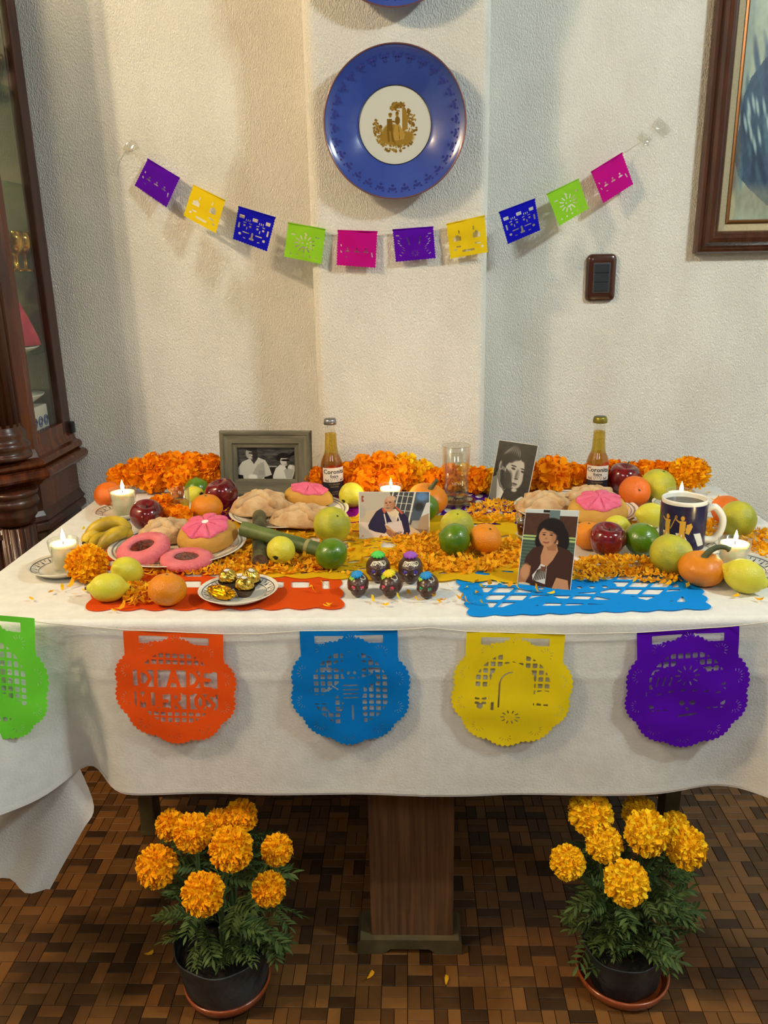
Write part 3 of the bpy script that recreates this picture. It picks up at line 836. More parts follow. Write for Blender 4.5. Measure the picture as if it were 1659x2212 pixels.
for k, (si, q, pm, kind, lab) in enumerate(flags):
    y0, y1 = STR[si][2], STR[si + 1][2]
    vv, ff = cut_paper(flag_field('flower' if kind == 'hearts' else kind), -.02, 1.02, -.02, 1.02, 84, 84)
    V = []
    for (u, w) in vv:
        px = (q[0][0] * (1 - u) + q[1][0] * u) * (1 - w) + (q[3][0] * (1 - u) + q[2][0] * u) * w
        py = (q[0][1] * (1 - u) + q[1][1] * u) * (1 - w) + (q[3][1] * (1 - u) + q[2][1] * u) * w
        yy_ = y0 * (1 - u) + y1 * u - .006 * w + .004 * h2(u, w, 2.2, k)
        V.append(wallpt(px, py, yy_) - O3)
    o = mesh('paper_flag', V, ff, pm, bun); o['label'] = lab
    a, b = SP[si], SP[si + 1]                                   # folded header over the string
    MB().tube([a, b], .0015, 6).build('fold', pm, o)
m_tape = thin_glass('clear_tape', (.93, .92, .88), rough=.12, ior=1.9)
for (px, py, y, s, r) in ((282, 318, WY - .003, .012, .5), (1392, 300, WY - .003, .010, -.6), (1428, 276, WY - .003, .014, -.7)):
    c = wallpt(px, py, y) - O3; V = []
    for j in range(7):
        for i in range(9):
            u = (i / 8 - .5) * 2 * s * 1.6; w = (j / 6 - .5) * 2 * s
            V.append((c.x + u * math.cos(r) - w * math.sin(r), c.y - .0015 - .0025 * abs(h2(u, w, 160, px)), c.z + u * math.sin(r) + w * math.cos(r)))
    mesh('tape', V, [(j * 9 + i, j * 9 + i + 1, (j + 1) * 9 + i + 1, (j + 1) * 9 + i) for j in range(6) for i in range(8)], m_tape, bun, smooth=False)

# ------------------------------------------------------------------ big cut-paper banners along the table front
def banner_field(kind):
    def f(X, Y):                                                # circle of radius 1, Y up
        th = np.arctan2(Y, X); rr = np.hypot(X, Y)
        lobe = .90 + .055 * np.abs(np.sin(5 * th + .3)) + .030 * np.abs(np.sin(35 * th))
        disc = lobe - rr
        bar = s_box(X, Y, 0, .66, .77, .285)
        out = np.maximum(disc, bar)
        hs = [np.minimum(s_box(X, Y, s * .31, .81, .23, .060), -(lobe - .11 - rr)) for s in (-1, 1)]
        for k in range(10):
            a = PI * (k + .5) / 5 - .06
            for j in range(7):
                b = a + (j - 3) * .50 + PI; cx, cy = .79 * math.cos(a), .79 * math.sin(a)
                hs.append(s_cap(X, Y, cx - .062 * math.cos(b), cy - .062 * math.sin(b), cx - .112 * math.cos(b), cy - .112 * math.sin(b), .0052))
        px = ((X + 5) % .11) - .055; py = ((Y + 5) % .11) - .055
        grid = np.minimum(.037 - np.abs(px), .037 - np.abs(py))
        inn = .63 - rr
        fig = None
        if kind == 'words':
            band = uni(s_box(X, Y, 0, .175, .76, .215), s_box(X, Y, 0, -.205, .76, .205))
            lat = np.minimum(np.minimum(grid, inn), -band)
            for (txt, x0, w, y0) in (('DIA DE', -.56, 1.20, .02), ('MUERTOS', -.60, 1.27, -.36)):
                row = s_box(X, Y, 0, y0 + .15, .66, .14)
                L = s_text(X, Y, txt, x0, y0 + .005, w, .29, .030)
                hs.append(np.minimum(np.minimum(row, .72 - rr), -L))
            hs.append(lat)
        else:
            if kind == 'dancer':
                fig = uni(s_ell(X, Y, .02, .40, .24, .06), s_box(X, Y, .02, .48, .11, .10), s_circ(X, Y, .02, .27, .12), s_ell(X, Y, 0, -.02, .20, .22), s_cap(X, Y, -.1, .1, -.36, -.12, .06), s_cap(X, Y, -.36, -.12, -.30, -.32, .05),
                          s_cap(X, Y, .1, .1, .36, .18, .06), s_box(X, Y, .02, -.36, .12, .26), s_cap(X, Y, -.05, -.3, -.08, -.62, .06), s_cap(X, Y, .1, -.3, .14, -.62, .06), s_box(X, Y, -.42, -.16, .16, .06))
                hs += [s_circ(X, Y, -.025, .28, .026), s_circ(X, Y, .075, .28, .026), s_cap(X, Y, -.02, .20, .07, .20, .012)] + [s_cap(X, Y, -.11, .08 - k * .07, .12, .08 - k * .07, .011) for k in range(4)] + [s_cap(X, Y, .03, -.28, .03, -.52, .016), s_cap(X, Y, -.28, .07, -.20, .02, .012)]
            elif kind == 'arch':
                fig = uni(s_circ(X, Y, .0, .12, .34), s_box(X, Y, 0, -.08, .34, .22), s_box(X, Y, 0, -.55, .7, .32), s_ell(X, Y, -.5, -.02, .14, .08), s_ell(X, Y, .52, -.08, .16, .10), s_box(X, Y, .0, .56, .16, .03))
                hs += [s_cap(X, Y, -.2, -.26, -.2, .12, .014)] + [s_cap(X, Y, -.2 + .2 - .2 * math.cos(a), .12 + .2 * math.sin(a), -.2 + .2 - .2 * math.cos(a + .3), .12 + .2 * math.sin(a + .3), .012) for a in (0, .3, .6, .9, 1.2)]
                hs += [s_circ(X, Y, -.5, -.25, .05), s_box(X, Y, -.3, -.25, .025, .07)]
                hs += [s_cap(X, Y, .0 + .10 * math.cos(a), -.44 + .08 * math.sin(a), .15 * math.cos(a), -.44 + .12 * math.sin(a), .010) for a in np.linspace(0, 2 * PI, 11)[:-1]]
            elif kind == 'hat':
                fig = uni(s_ell(X, Y, 0, -.08, .60, .23), s_circ(X, Y, .0, .22, .27), s_circ(X, Y, -.36, .18, .18), s_ell(X, Y, .34, .18, .26, .10), s_box(X, Y, 0, -.62, .7, .30), s_circ(X, Y, 0, -.25, .26))
                hs += [s_circ(X, Y, -.07, -.19, .042), s_circ(X, Y, .09, -.19, .042), s_cap(X, Y, .005, -.29, .02, -.31, .02), s_cap(X, Y, -.12, -.41, .14, -.39, .016)]
                hs += [s_cap(X, Y, -.45 + k * .18, -.02 + .05 * math.sin(k * .7), -.39 + k * .18, -.01 + .05 * math.sin(k * .7), .012) for k in range(6)]
                hs += [s_cap(X, Y, .12 * math.cos(a), .26 + .10 * math.sin(a), .18 * math.cos(a), .26 + .15 * math.sin(a), .010) for a in np.linspace(0, 2 * PI, 11)[:-1]]
                hs += [s_cap(X, Y, -.47 + k * .1, .12, -.44 + k * .1, .24, .012) for k in range(3)]
            else:
                fig = uni(s_circ(X, Y, -.05, .1, .24), s_box(X, Y, -.05, -.3, .3, .2), s_ell(X, Y, .35, -.35, .2, .16))
            hs.append(np.minimum(np.minimum(grid, inn), -(fig + .012)))
            hs.append(np.minimum(np.minimum(.03 - np.abs(fig + .05), inn), -np.minimum(np.abs(np.sin(X * 9)), np.abs(np.sin(Y * 9))) * .2 + .05) - .012)
        for h in hs: out = np.minimum(out, -h)
        return np.minimum(out, .945 - Y)
    return f

fb = empty('paper_bunting', (0, YF - .02, .70), label='string of five big round cut-paper banners hung along the front of the tablecloth', cat='bunting')
O4 = Vector(fb.location)
YB_ = YF - .0195
sl = [(-60, 1322), (0, 1332), (103, 1346), (275, 1361), (471, 1369), (560, 1369), (648, 1363), (851, 1361), (930, 1356), (1008, 1364), (1222, 1370), (1385, 1366), (1580, 1353), (1659, 1344), (1720, 1338)]
def front_y(px): return YB_ - .05 * max(0, (60 - px) / 200.0) - .03 * max(0, (px - 1560) / 200.0)
MB().tube([wallpt(x, y, front_y(x)) - O4 for x, y in sl], .0008, 5).build('string', m_thread, fb)
banners = [((-88, 1322), (103, 1347), (-22, 1485), 126, P_LIM, 'plain', 'light green banner'),
 ((275, 1362), (471, 1370), (380, 1487), 129, P_ORG, 'words', 'orange banner cut with the words DIA DE MUERTOS'),
 ((648, 1363), (851, 1362), (757, 1490), 127, P_AZU, 'dancer', 'azure blue banner cut with a standing figure'),
 ((1008, 1364), (1222, 1371), (1105, 1494), 128, P_MUS, 'arch', 'yellow banner cut with an archway'),
 ((1385, 1366), (1580, 1353), (1483, 1494), 132, P_DPU, 'hat', 'violet banner cut with a skull in a wide hat')]
for (tl, tr, c, r, pm, kind, lab) in banners:
    ya = front_y(c[0])
    A = wallpt(*tl, ya); B = wallpt(*tr, ya); Cc = wallpt(*c, ya)
    ru = (wallpt(c[0] + r * 1.06, c[1], ya) - Cc).x
    ang = math.atan2((B - A).z, (B - A).x) if kind != 'plain' else -.10
    top = ((A + B) / 2 - Cc).length / ru
    vv, ff = cut_paper(banner_field(kind), -1.06, 1.06, -1.06, 1.06, 176, 176)
    V = []
    for (u, w) in vv:
        w2 = w * top / .945 if w > 0 else w
        x = u * ru; z = w2 * ru
        X_ = x * math.cos(ang) - z * math.sin(ang); Z_ = x * math.sin(ang) + z * math.cos(ang)
        V.append((Cc.x + X_ - O4.x, ya - O4.y + .004 * h2(u, w, 1.7, c[0]) - .004 * (1 - w) * .5, Cc.z + Z_ - O4.z))
    o = mesh('paper_banner', V, ff, pm, fb); o['label'] = lab

# ------------------------------------------------------------------ cut-paper sheets lying on the table
def lay_field(kind, asp):
    def f(X, Y):                                                 # 0..1, 0..1 (Y towards the viewer)
        n = 9; sc_ = .030 * np.abs(np.sin(X * PI * n)); sd = .016 * np.abs(np.sin(Y * PI * 6))
        out = np.minimum(np.minimum(X - .02 + sd, .98 + sd - X), np.minimum(Y, .96 + sc_ - Y))
        hs = []
        if kind == 'lattice':
            a = (X * 11 + Y * 3.2); b = (Y * 6.0 - X * 1.2)
            g = np.minimum(.40 - np.abs((a % 1) - .5), .36 - np.abs((b % 1) - .5)) * .08
            reg = s_box(X, Y, .5, .46, .40, .36)
            fig = uni(s_ell(X, Y, .45, .40, .20, .16), s_cap(X, Y, .12, .95, .34, .66, .05), s_cap(X, Y, .36, .70, .60, .78, .045), s_cap(X, Y, .60, .62, .75, .86, .05), s_cap(X, Y, .75, .86, .88, .62, .05))
            hs.append(np.minimum(np.minimum(g, reg), -fig))
            hs += [s_ell(X, Y, .34 + k * .052, .44, .012, .03) for k in range(6)]
        elif kind == 'windows':
            for cx in (.12, .45, .78):
                hs += [s_box(X, Y, cx + dx, cy, .035, .05) for dx in (-.05, .05) for cy in (.30, .46, .62)]
            hs += [s_box(X, Y, .93, cy, .014, .07) for cy in (.26, .44, .62)]
        elif kind == 'dots':
            px = ((X * 13) % 1) - .5; py = ((Y * 7 + .5 * np.floor(X * 13)) % 1) - .5
            hs.append(np.minimum(.040 - np.hypot(px, py) * .10, s_box(X, Y, .5, .5, .42, .42)))
        else:
            r = random.Random(4)
            for k in range(110):
                x, y = r.uniform(.06, .94), r.uniform(.10, .92); a = r.uniform(-.5, .5)
                hs.append(s_cap(X, Y, x, y, x + .025 * math.cos(a), y + .05 * math.sin(a), r.uniform(.006, .013)))
            for (x, y) in ((.14, .45), (.22, .56), (.30, .40), (.40, .52), (.47, .36), (.55, .50), (.18, .78), (.36, .80)):
                hs.append(s_box(X, Y, x, y, .02, .045))
        for h in hs: out = np.minimum(out, -h)
        return out
    return f
def lay(q, z, pm, kind, lab, nu, nv, hang=0.0):
    c = on((q[0][0] + q[1][0] + q[2][0] + q[3][0]) / 4, (q[0][1] + q[1][1] + q[2][1] + q[3][1]) / 4, z)
    vv, ff = cut_paper(lay_field(kind, 1), -.03, 1.03, -.03, 1.03, nu, nv)
    Q = [on(p[0], p[1], z) for p in q]; V = []
    for (u, w) in vv:
        p = (Q[0] * (1 - u) + Q[1] * u) * (1 - w) + (Q[3] * (1 - u) + Q[2] * u) * w
        p = p - c; p.z += .0006 + .0010 * h2(u * 6, w * 3, 1.5, z * 999); V.append(p)
    o = mesh('cut_paper_sheet', V, ff, pm, loc=c); tag(o, lab, 'paper', 'cut-paper sheets on the table')
lay([(480, 1078), (800, 1070), (800, 1160), (465, 1150)], .7512, paper('magenta_sheet', (170, 20, 150)), 'scraps', 'magenta cut-paper sheet showing between the bread plates', 120, 60)
lay([(880, 1062), (1150, 1060), (1160, 1150), (860, 1150)], .7512, paper('purple_sheet', (84, 20, 150)), 'dots', 'purple cut-paper sheet with white diamonds under the water glass', 150, 80)
lay([(230, 1180), (735, 1190), (748, 1318), (178, 1322)], .7513, paper('orange_sheet', (226, 84, 20)), 'windows', 'orange cut-paper sheet under the plate of gold sweets', 170, 80)
lay([(975, 1236), (1500, 1226), (1542, 1318), (1010, 1334)], .7513, paper('blue_sheet', (16, 142, 228), .15), 'lattice', 'bright blue cut-paper sheet at the table edge under the woman\'s photo', 190, 90)
lay([(500, 1122), (1120, 1110), (1140, 1262), (470, 1248)], .7530, paper('yellow_sheet', (232, 186, 24)), 'scraps', 'golden yellow cut-paper sheet behind the chocolate skulls', 190, 90)

# ================================================================== things on the table
ZT = TZ + .0012
def seat(x0, y0, x1, y1, sq=1.0, base=ZT):
    """centre and radius of a round thing whose outline fills this box of the photograph"""
    cx, cy = (x0 + x1) / 2, (y0 + y1) / 2; r = .03
    for _ in range(12):
        P = on(cx, cy, base + r * sq); r = (x1 - x0) / 2 / FPX * proj(P)[2]
    return P, r

m_tang = mat('tangerine_peel', (226, 140, 12), (214, 124, 10), ns=6, rough=.36, bump=.25, bs=520, spec=.45, sss=.08)
m_tang2 = mat('ripe_orange_peel', (222, 112, 16), (210, 98, 14), ns=6, rough=.36, bump=.25, bs=520, spec=.45, sss=.08)
m_lemon = mat('lemon_peel', (222, 210, 60), (200, 194, 52), ns=9, rough=.42, bump=.18, bs=420, sss=.08)
m_guava = mat('yellow_green_peel', (204, 196, 52), (148, 150, 34), ns=17, rough=.42, bump=.22, bs=380, sss=.05)
m_lime = mat('lime_peel', (104, 140, 24), (66, 106, 14), ns=10, rough=.22, bump=.12, bs=420, coat=.3)
m_apple = mat('dark_apple_skin', (122, 26, 30), (80, 12, 20), ns=16, rough=.13, coat=.6, stretch=(3, 3, .6))
m_pump = mat('pumpkin_rind', (224, 136, 16), (212, 120, 12), ns=8, rough=.42, bump=.08, bs=160)
m_stem = mat('dry_stem', (92, 84, 52), (62, 58, 34), ns=30, rough=.7, stretch=(3, 3, .6))
m_stemg = mat('green_stalk', (70, 100, 40), rough=.7)
m_dark = mat('dark_bruise', (30, 24, 14), rough=.8)

def fruit_mesh(kind, r, seed):
    def fn(d):
        n = 1 + .018 * mnoise.noise(d * 2.2 + Vector((seed, 0, 0)))
        th = math.acos(max(-1, min(1, d.z))); s = math.sin(th); a = math.atan2(d.y, d.x)
        if kind == 'tangerine':
            z = .86 * math.cos(th) - (.10 * math.exp(-(s / .22) ** 2) if d.z > 0 else -.06 * math.exp(-(s / .25) ** 2))
            return Vector((d.x * n, d.y * n, z * n)) * r
        if kind == 'lime':
            z = .93 * math.cos(th) + (.05 * math.exp(-(s / .2) ** 2) if d.z > 0 else 0)
            return Vector((d.x * n, d.y * n, z * n)) * r
        if kind == 'guava':
            n += .02 * mnoise.noise(d * 5 + Vector((seed, 3, 0)))
            z = .94 * math.cos(th) - (.05 * math.exp(-(s / .2) ** 2) if d.z > 0 else 0)
            return Vector((d.x * n, d.y * n, z * n)) * r
        if kind == 'lemon':                                       # long axis along x
            p = abs(d.x); k = 1 + .16 * math.exp(-((1 - p) / .05) ** 2)
            return Vector((d.x * 1.0 * k * n, d.y * .82 * n, d.z * .82 * n)) * r
        if kind == 'apple':
            w = (s ** .86) * (1.0 - .17 * ((1 - math.cos(th)) / 2) ** 1.6) * (1 + .02 * math.cos(5 * a) * (1 - d.z))
            z = .93 * math.cos(th)
            z -= .36 * math.exp(-(s / .34) ** 2) if d.z > 0 else -.20 * math.exp(-(s / .30) ** 2)
            if d.z < 0: z -= .03 * math.cos(5 * a) * s * (1 - s)
            return Vector((math.cos(a) * w * n, math.sin(a) * w * n, z)) * r
        if kind == 'pumpkin':
            rib = 1 - .055 * (1 - abs(math.sin(a * 4.5 + seed))) ** 2.2 * (.35 + .65 * s)
            z = .74 * math.cos(th) - (.20 * math.exp(-(s / .33) ** 2) if d.z > 0 else -.12 * math.exp(-(s / .3) ** 2))
            return Vector((d.x * rib * n, d.y * rib * n, z * n)) * r
    return ball(48, 32, fn)
ROOTZ = {'tangerine': .84, 'lime': .93, 'guava': .94, 'lemon': .82, 'apple': .76, 'pumpkin': .66}
_seed = [0]
def fruit(kind, name, box, m, lab, cat, group, rot=(0, 0, 0), base=ZT, stem=True, mark=None):
    _seed[0] += 1
    P, r = seat(*box, sq=ROOTZ[kind] if abs(rot[0]) + abs(rot[1]) < .3 else .9, base=base)
    V, F = fruit_mesh(kind, r, _seed[0] * 1.7)
    R = Matrix.Rotation(rot[2], 3, 'Z') @ Matrix.Rotation(rot[1], 3, 'Y') @ Matrix.Rotation(rot[0], 3, 'X')
    V = [R @ Vector(v) for v in V]; lo = min(v.z for v in V)
    o = mesh(name, V, F, m, loc=(P.x, P.y, base - lo)); tag(o, lab, cat, group)
    def local(v): return R @ (Vector(v) * r)
    if kind in ('tangerine', 'lime', 'guava') and stem:
        zt = {'tangerine': .78, 'lime': .975, 'guava': .89}[kind]
        pts = [local((.10 * math.cos(a) * (1 if k % 2 else .5), .10 * math.sin(a) * (1 if k % 2 else .5), zt - .004)) for k, a in enumerate(np.linspace(0, 2 * PI, 11)[:-1])]
        mb = MB().add(pts + [local((0, 0, zt + .05))], [(k, (k + 1) % 10, 10) for k in range(10)])
        mb.build('calyx', m_stemg if kind != 'tangerine' else m_stem, o, smooth=False)
    if kind == 'lemon' and stem:
        mb = MB(); mb.tube([local((s, 0, 0)) for s in (-1.10, -1.17, -1.24)], [.0035, .003, .002], 7); mb.build('stem_end', m_stem, o)
    if kind == 'apple':
        mb = MB().tube([local(p) for p in ((0, 0, .52), (.02, 0, .75), (.06, .01, .92), (.10, .01, 1.05))] if stem == 'long' else [local(p) for p in ((0, 0, .52), (.02, 0, .68), (.05, 0, .80))], [.0014, .0012, .0013, .0019][:4 if stem == 'long' else 3], 7)
        mb.build('stem', m_stem, o)
    if mark:
        d = Vector(mark).normalized(); 
        k = min(range(len(V)), key=lambda i: (V[i].normalized() - d).length); c = V[k]; nrm = c.normalized()
        q = nrm.to_track_quat('Z', 'Y').to_matrix()
        pts = [c + nrm * .0006 + q @ Vector((.0052 * math.cos(a) * (1 + .3 * math.sin(3 * a)), .0044 * math.sin(a), -.0006)) for a in np.linspace(0, 2 * PI, 13)[:-1]]
        MB().add(pts + [c + nrm * .002], [(k, (k + 1) % 12, 12) for k in range(12)]).build('dark_scar', m_dark, o)
    return o, P, r

GT, GL, GY, GG, GA = 'tangerines on the altar', 'lemons on the altar', 'yellow-green guavas on the altar', 'green limes on the altar', 'red apples on the altar'
fruit('tangerine', 'orange', (204, 1044, 268, 1094), m_tang2, 'deep orange fruit behind the rear candle at the left end', 'orange', GT, (.3, .2, 0), stem=False)
fruit('tangerine', 'tangerine', (412, 1073, 481, 1119), m_tang, 'tangerine behind the pink-topped bun, right of the little tequila glass', 'tangerine', GT)
fruit('tangerine', 'tangerine', (320, 1238, 403, 1309), m_tang, 'large tangerine at the front, left of the plate of gold sweets', 'tangerine', GT, (-.15, .1, .5))
fruit('tangerine', 'tangerine', (1014, 1130, 1084, 1195), m_tang, 'round tangerine with a green stem scar beside the front green lime', 'tangerine', GT, (.35, .35, 0), base=ZT + .006)
fruit('tangerine', 'tangerine', (1337, 1032, 1405, 1096), m_tang2, 'deep orange tangerine in front of the apple by the bottle', 'tangerine', GT, (1.2, 0, .1))
fruit('tangerine', 'tangerine', (1236, 1120, 1306, 1192), m_tang, 'tangerine half hidden between the woman\'s photo and an apple', 'tangerine', GT)
fruit('tangerine', 'tangerine', (1536, 1074, 1606, 1130), m_tang2, 'deep orange fruit behind the mug handle at the right end', 'orange', GT, (.4, .3, 0), stem=False)
fruit('lemon', 'lemon', (195, 1238, 272, 1300), m_lemon, 'pale yellow lemon at the front left corner, in front of another lemon', 'lemon', GL, (0, .1, .35))
fruit('lemon', 'lemon', (236, 1197, 312, 1270), m_lemon, 'bright yellow round lemon behind the front left lemon', 'lemon', GL, (0, .6, 1.2), stem=False)
fruit('lemon', 'lemon', (398, 1052, 444, 1086), m_lemon, 'small yellow lemon behind the little tequila glass', 'lemon', GL, (0, .2, -.4), stem=False, mark=(.8, -.6, .2))
fruit('guava', 'lemon', (732, 1044, 787, 1100), m_lemon, 'yellow lemon with a dark scar in front of the left beer bottle', 'lemon', GL, (1.2, 0, -.2), stem=False, mark=(-.62, -.7, -.30))
fruit('guava', 'lemon', (576, 1162, 638, 1221), m_lemon, 'small yellow lemon nestled beside the sugar cane', 'lemon', GL, (1.3, 0, -.2), base=ZT + .004, stem=False, mark=(-.25, -.95, -.25))
fruit('lemon', 'lemon', (1374, 1082, 1440, 1144), m_lemon, 'pale yellow lemon left of the blue mug', 'lemon', GL, (0, .15, .2), stem=False)
fruit('lemon', 'lemon', (1306, 1116, 1360, 1154), m_lemon, 'small yellow lemon behind the front red apple', 'lemon', GL, (0, .1, .2))
fruit('lemon', 'lemon', (1564, 1206, 1652, 1284), m_lemon, 'yellow lemon with its stem end at the front right corner', 'lemon', GL, (0, -.25, 2.6))
fruit('guava', 'guava', (677, 1100, 758, 1174), m_guava, 'mottled yellow-green guava right of the sugar cane', 'guava', GY, (.6, .5, 0), base=ZT + .004)
fruit('guava', 'guava', (951, 1106, 1024, 1168), m_guava, 'yellow-green guava behind the front green lime', 'guava', GY, (.4, 0, 0), base=ZT + .004)
fruit('guava', 'guava', (1384, 1015, 1459, 1086), m_guava, 'yellow-green guava behind the candle by the mug', 'guava', GY, (.3, 0, 1))
fruit('guava', 'guava', (1404, 1158, 1495, 1241), m_guava, 'large yellow-green guava in front of the blue mug', 'guava', GY, (-.2, .5, 0))
fruit('guava', 'guava', (1554, 1091, 1633, 1160), m_guava, 'yellow-green guava right of the mug handle', 'guava', GY, (0, -1.7, .3))
fruit('lime', 'lime', (399, 1035, 452, 1078), m_lime, 'dark green lime against the garland, left of an apple', 'lime', GG)
fruit('lime', 'lime', (680, 1161, 752, 1234), m_lime, 'glossy green lime with a stalk at the end of the sugar cane', 'lime', GG, (.1, -.5, 0), base=ZT + .002)
fruit('lime', 'lime', (884, 1064, 948, 1128), m_lime, 'green lime half hidden behind the man\'s colour photo', 'lime', GG)
fruit('lime', 'lime', (946, 1129, 1018, 1208), m_lime, 'big green lime in front of a guava and a tangerine', 'lime', GG, (0, -1.2, 0), base=ZT + .004)
fruit('lime', 'lime', (1348, 1131, 1424, 1201), m_lime, 'green lime between the front apple and the mug', 'lime', GG, (.3, .2, 0))
fruit('apple', 'apple', (280, 1076, 356, 1152), m_apple, 'dark red apple beside the rear left candle', 'apple', GA, (.25, .1, 0))
fruit('apple', 'apple', (442, 1028, 516, 1106), m_apple, 'dark red apple leaning against the grey photo frame', 'apple', GA, (.1, -.25, 0))
fruit('apple', 'apple', (1310, 1003, 1385, 1072), m_apple, 'dark red apple with a long stem beside the right beer bottle', 'apple', GA, (.1, .1, 0), stem='long')
fruit('apple', 'apple', (1270, 1129, 1353, 1212), m_apple, 'dark red apple in the petals right of the woman\'s photo', 'apple', GA, (.2, .05, 0))
for (box, lab, rot, st) in (((880, 1034, 968, 1108), 'small orange pumpkin with an upright stalk beside the water glass', (.25, .1, .4), [(0, 0, .42), (.06, 0, .62), (.16, 0, .80), (.26, -.02, 1.05)]),
                            ((1466, 1188, 1565, 1272), 'small orange pumpkin with a long curved stalk at the front right', (.12, .05, 0), [(0, 0, .44), (.06, 0, .64), (.22, .02, .86), (.50, .05, 1.02), (.80, .05, 1.04), (1.02, .0, .95)])):
    o, P, r = fruit('pumpkin', 'pumpkin', box, m_pump, lab, 'pumpkin', 'little pumpkins on the altar', rot)
    R = Matrix.Rotation(rot[2], 3, 'Z') @ Matrix.Rotation(rot[1], 3, 'Y') @ Matrix.Rotation(rot[0], 3, 'X')
    pts = smoothpath([R @ (Vector(p) * r) for p in st], 5); n = len(pts)
    V, F = tube(pts, [.0062 * (1 - .38 * k / n) + (.004 * max(0, 1 - k / 3.0)) + (.0012 if k > n - 3 else 0) for k in range(n)], 8)
    mesh('stalk', V, F, mat('pumpkin_stalk', (88, 98, 66), (60, 66, 44), ns=30, rough=.7), o)

# bananas
c = on(233, 1160, ZT)
bn = empty('banana_bunch', c, label='bunch of four small spotted bananas beside the front left candle', cat='bananas')
m_ban = mat('banana_skin', (214, 180, 40), (150, 124, 30), ns=24, rough=.45, stretch=(1, 1, 1))
for k, (pp_, rr) in enumerate((([(186, 1166, .014), (205, 1142, .034), (236, 1130, .042), (262, 1130, .040), (281, 1143, .030)], .0145),
                            ([(216, 1186, .012), (230, 1166, .028), (252, 1152, .034), (272, 1150, .030), (284, 1158, .022)], .0142),
                            ([(182, 1172, .012), (190, 1160, .020), (203, 1152, .026), (216, 1150, .026)], .012),
                            ([(200, 1184, .010), (206, 1170, .016), (222, 1160, .018), (240, 1158, .018)], .0125))):
    P = [on(x, y, ZT + z) - c for x, y, z in pp_]; P = smoothpath(P, 6); n = len(P)
    rad = [max(.0028, rr * math.sin(PI * (.09 + .86 * i / (n - 1))) ** .55) for i in range(n)]
    V, F = tube(P, rad, 10); o = mesh('banana', V, F, m_ban, bn)
    MB().tube([P[0], P[0] + (P[0] - P[1]).normalized() * .004], .0034, 7).build('tip', m_dark, o)

# sugar cane
m_cane = mat('green_cane', (104, 118, 58), (56, 74, 34), ns=14, rough=.5, bump=.15, bs=60, stretch=(1, 1, 1))
m_canec = mat('cane_cut', (112, 86, 56), (70, 50, 34), ns=120, rough=.85)
m_cane2 = mat('mottled_cane', (98, 98, 58), (38, 40, 26), ns=34, rough=.55, bump=.15, bs=60)
m_node = mat('cane_node', (150, 140, 86), rough=.6)
def cane(a, b, r, lab, m, rings):
    a = Vector(a); b = Vector(b); c = (a + b) / 2
    o0 = empty('sugar_cane', c, label=lab, cat='sugar cane', group='sugar cane pieces')
    n = 24; P = [(a - c) + (b - a) * (k / n) for k in range(n + 1)]
    R = [r * (1 + .03 * math.sin(k * .9)) for k in range(n + 1)]
    for q in rings: R[int(q * n)] *= 1.10
    V, F = tube(P, R, 20, cap=False); mesh('stalk', V, F, m, o0)
    for q in rings:
        p = P[int(q * n)]; d = (b - a).normalized()
        V, F = tube([p - d * .004, p - d * .002, p + d * .002, p + d * .004], [r * 1.02, r * 1.12, r * 1.12, r * 1.02], 20, cap=False); mesh('node_ring', V, F, m_node, o0)
    for p, d in ((P[0], -1), (P[-1], 1)):
        dd = (b - a).normalized() * d
        V, F = tube([p, p + dd * .0005, p + dd * .0008], [r, r * .99, r * .2], 20); mesh('cut_end', V, F, m_canec, o0, smooth=False)
r1 = .0150
cane(on(560, 1112, ZT + r1), on(562, 1214, ZT + r1), r1, 'short mottled sugar cane piece pointing at the viewer, under the other', m_cane2, (.55,))
cane(on(524, 1142, ZT + r1 * 3.1), on(694, 1190, ZT + r1 * 1.15), r1, 'long green sugar cane piece lying across the other one', m_cane, (.86,))

# ------------------------------------------------------------------ plates
m_plate = mat('cream_glaze', (232, 226, 208), rough=.16, coat=.4)
m_ink = mat('blue_grey_print', (54, 58, 78), rough=.3)
m_grey = mat('grey_print', (128, 130, 124), rough=.3)
def plate_prof(R, deep=1.0):
    return [(0, .004), (R * .56, .004), (R * .63, .0055), (R * .80, .0105 * deep), (R * .95, .0155 * deep), (R * .985, .0172 * deep), (R, .0168 * deep), (R * .985, .0150 * deep), (R * .64, .001), (R * .5, 0), (0, 0)]
def plate(px, py, w, lab, name='saucer', group=None, pattern=True, z=ZT, deep=1.0):
    R = .06
    for _ in range(10):
        P = on(px, py, z + .012); R = w / 2 / FPX * proj(P)[2]
    t = empty(name, (P.x, P.y, z), label=lab, cat='plate', group=group)
    pr = plate_prof(R, deep); V, F = lathe(pr, 72); mesh('dish', V, F, m_plate, t)
    def zz(q): return float(np.interp(q, [.56, .63, .80, .95, .985], [.004, .0055, .0105 * deep, .0155 * deep, .0172 * deep])) + .0004
    mb = MB()
    def ring(q, wd):
        V, F = lathe([(R * (q - wd), zz(q - wd)), (R * (q + wd), zz(q + wd))], 72, caps=False); mb.add(V, [f[::-1] for f in F])
    if pattern:
        ring(.70, .007); ring(.895, .010)
        for k in range(40):
            a = 2 * PI * k / 40
            for (q0, q1, wd) in ((.73, .80, .030), (.80, .865, .016)):
                pts = []
                for (q, s) in ((q0, -1), (q1, -1), (q1, 1), (q0, 1)):
                    aa = a + s * wd * .75 / q; pts.append((R * q * math.cos(aa), R * q * math.sin(aa), zz(q)))
                if k % 2 == 0 or q0 > .75: mb.add(pts, [(0, 3, 2, 1)])
        mb.build('rim_pattern', m_ink, t, smooth=False)
    else:
        ring(.72, .006); ring(.93, .012); ring(.88, .005); mb.build('rim_pattern', m_grey, t, smooth=False)
    return t, P, R

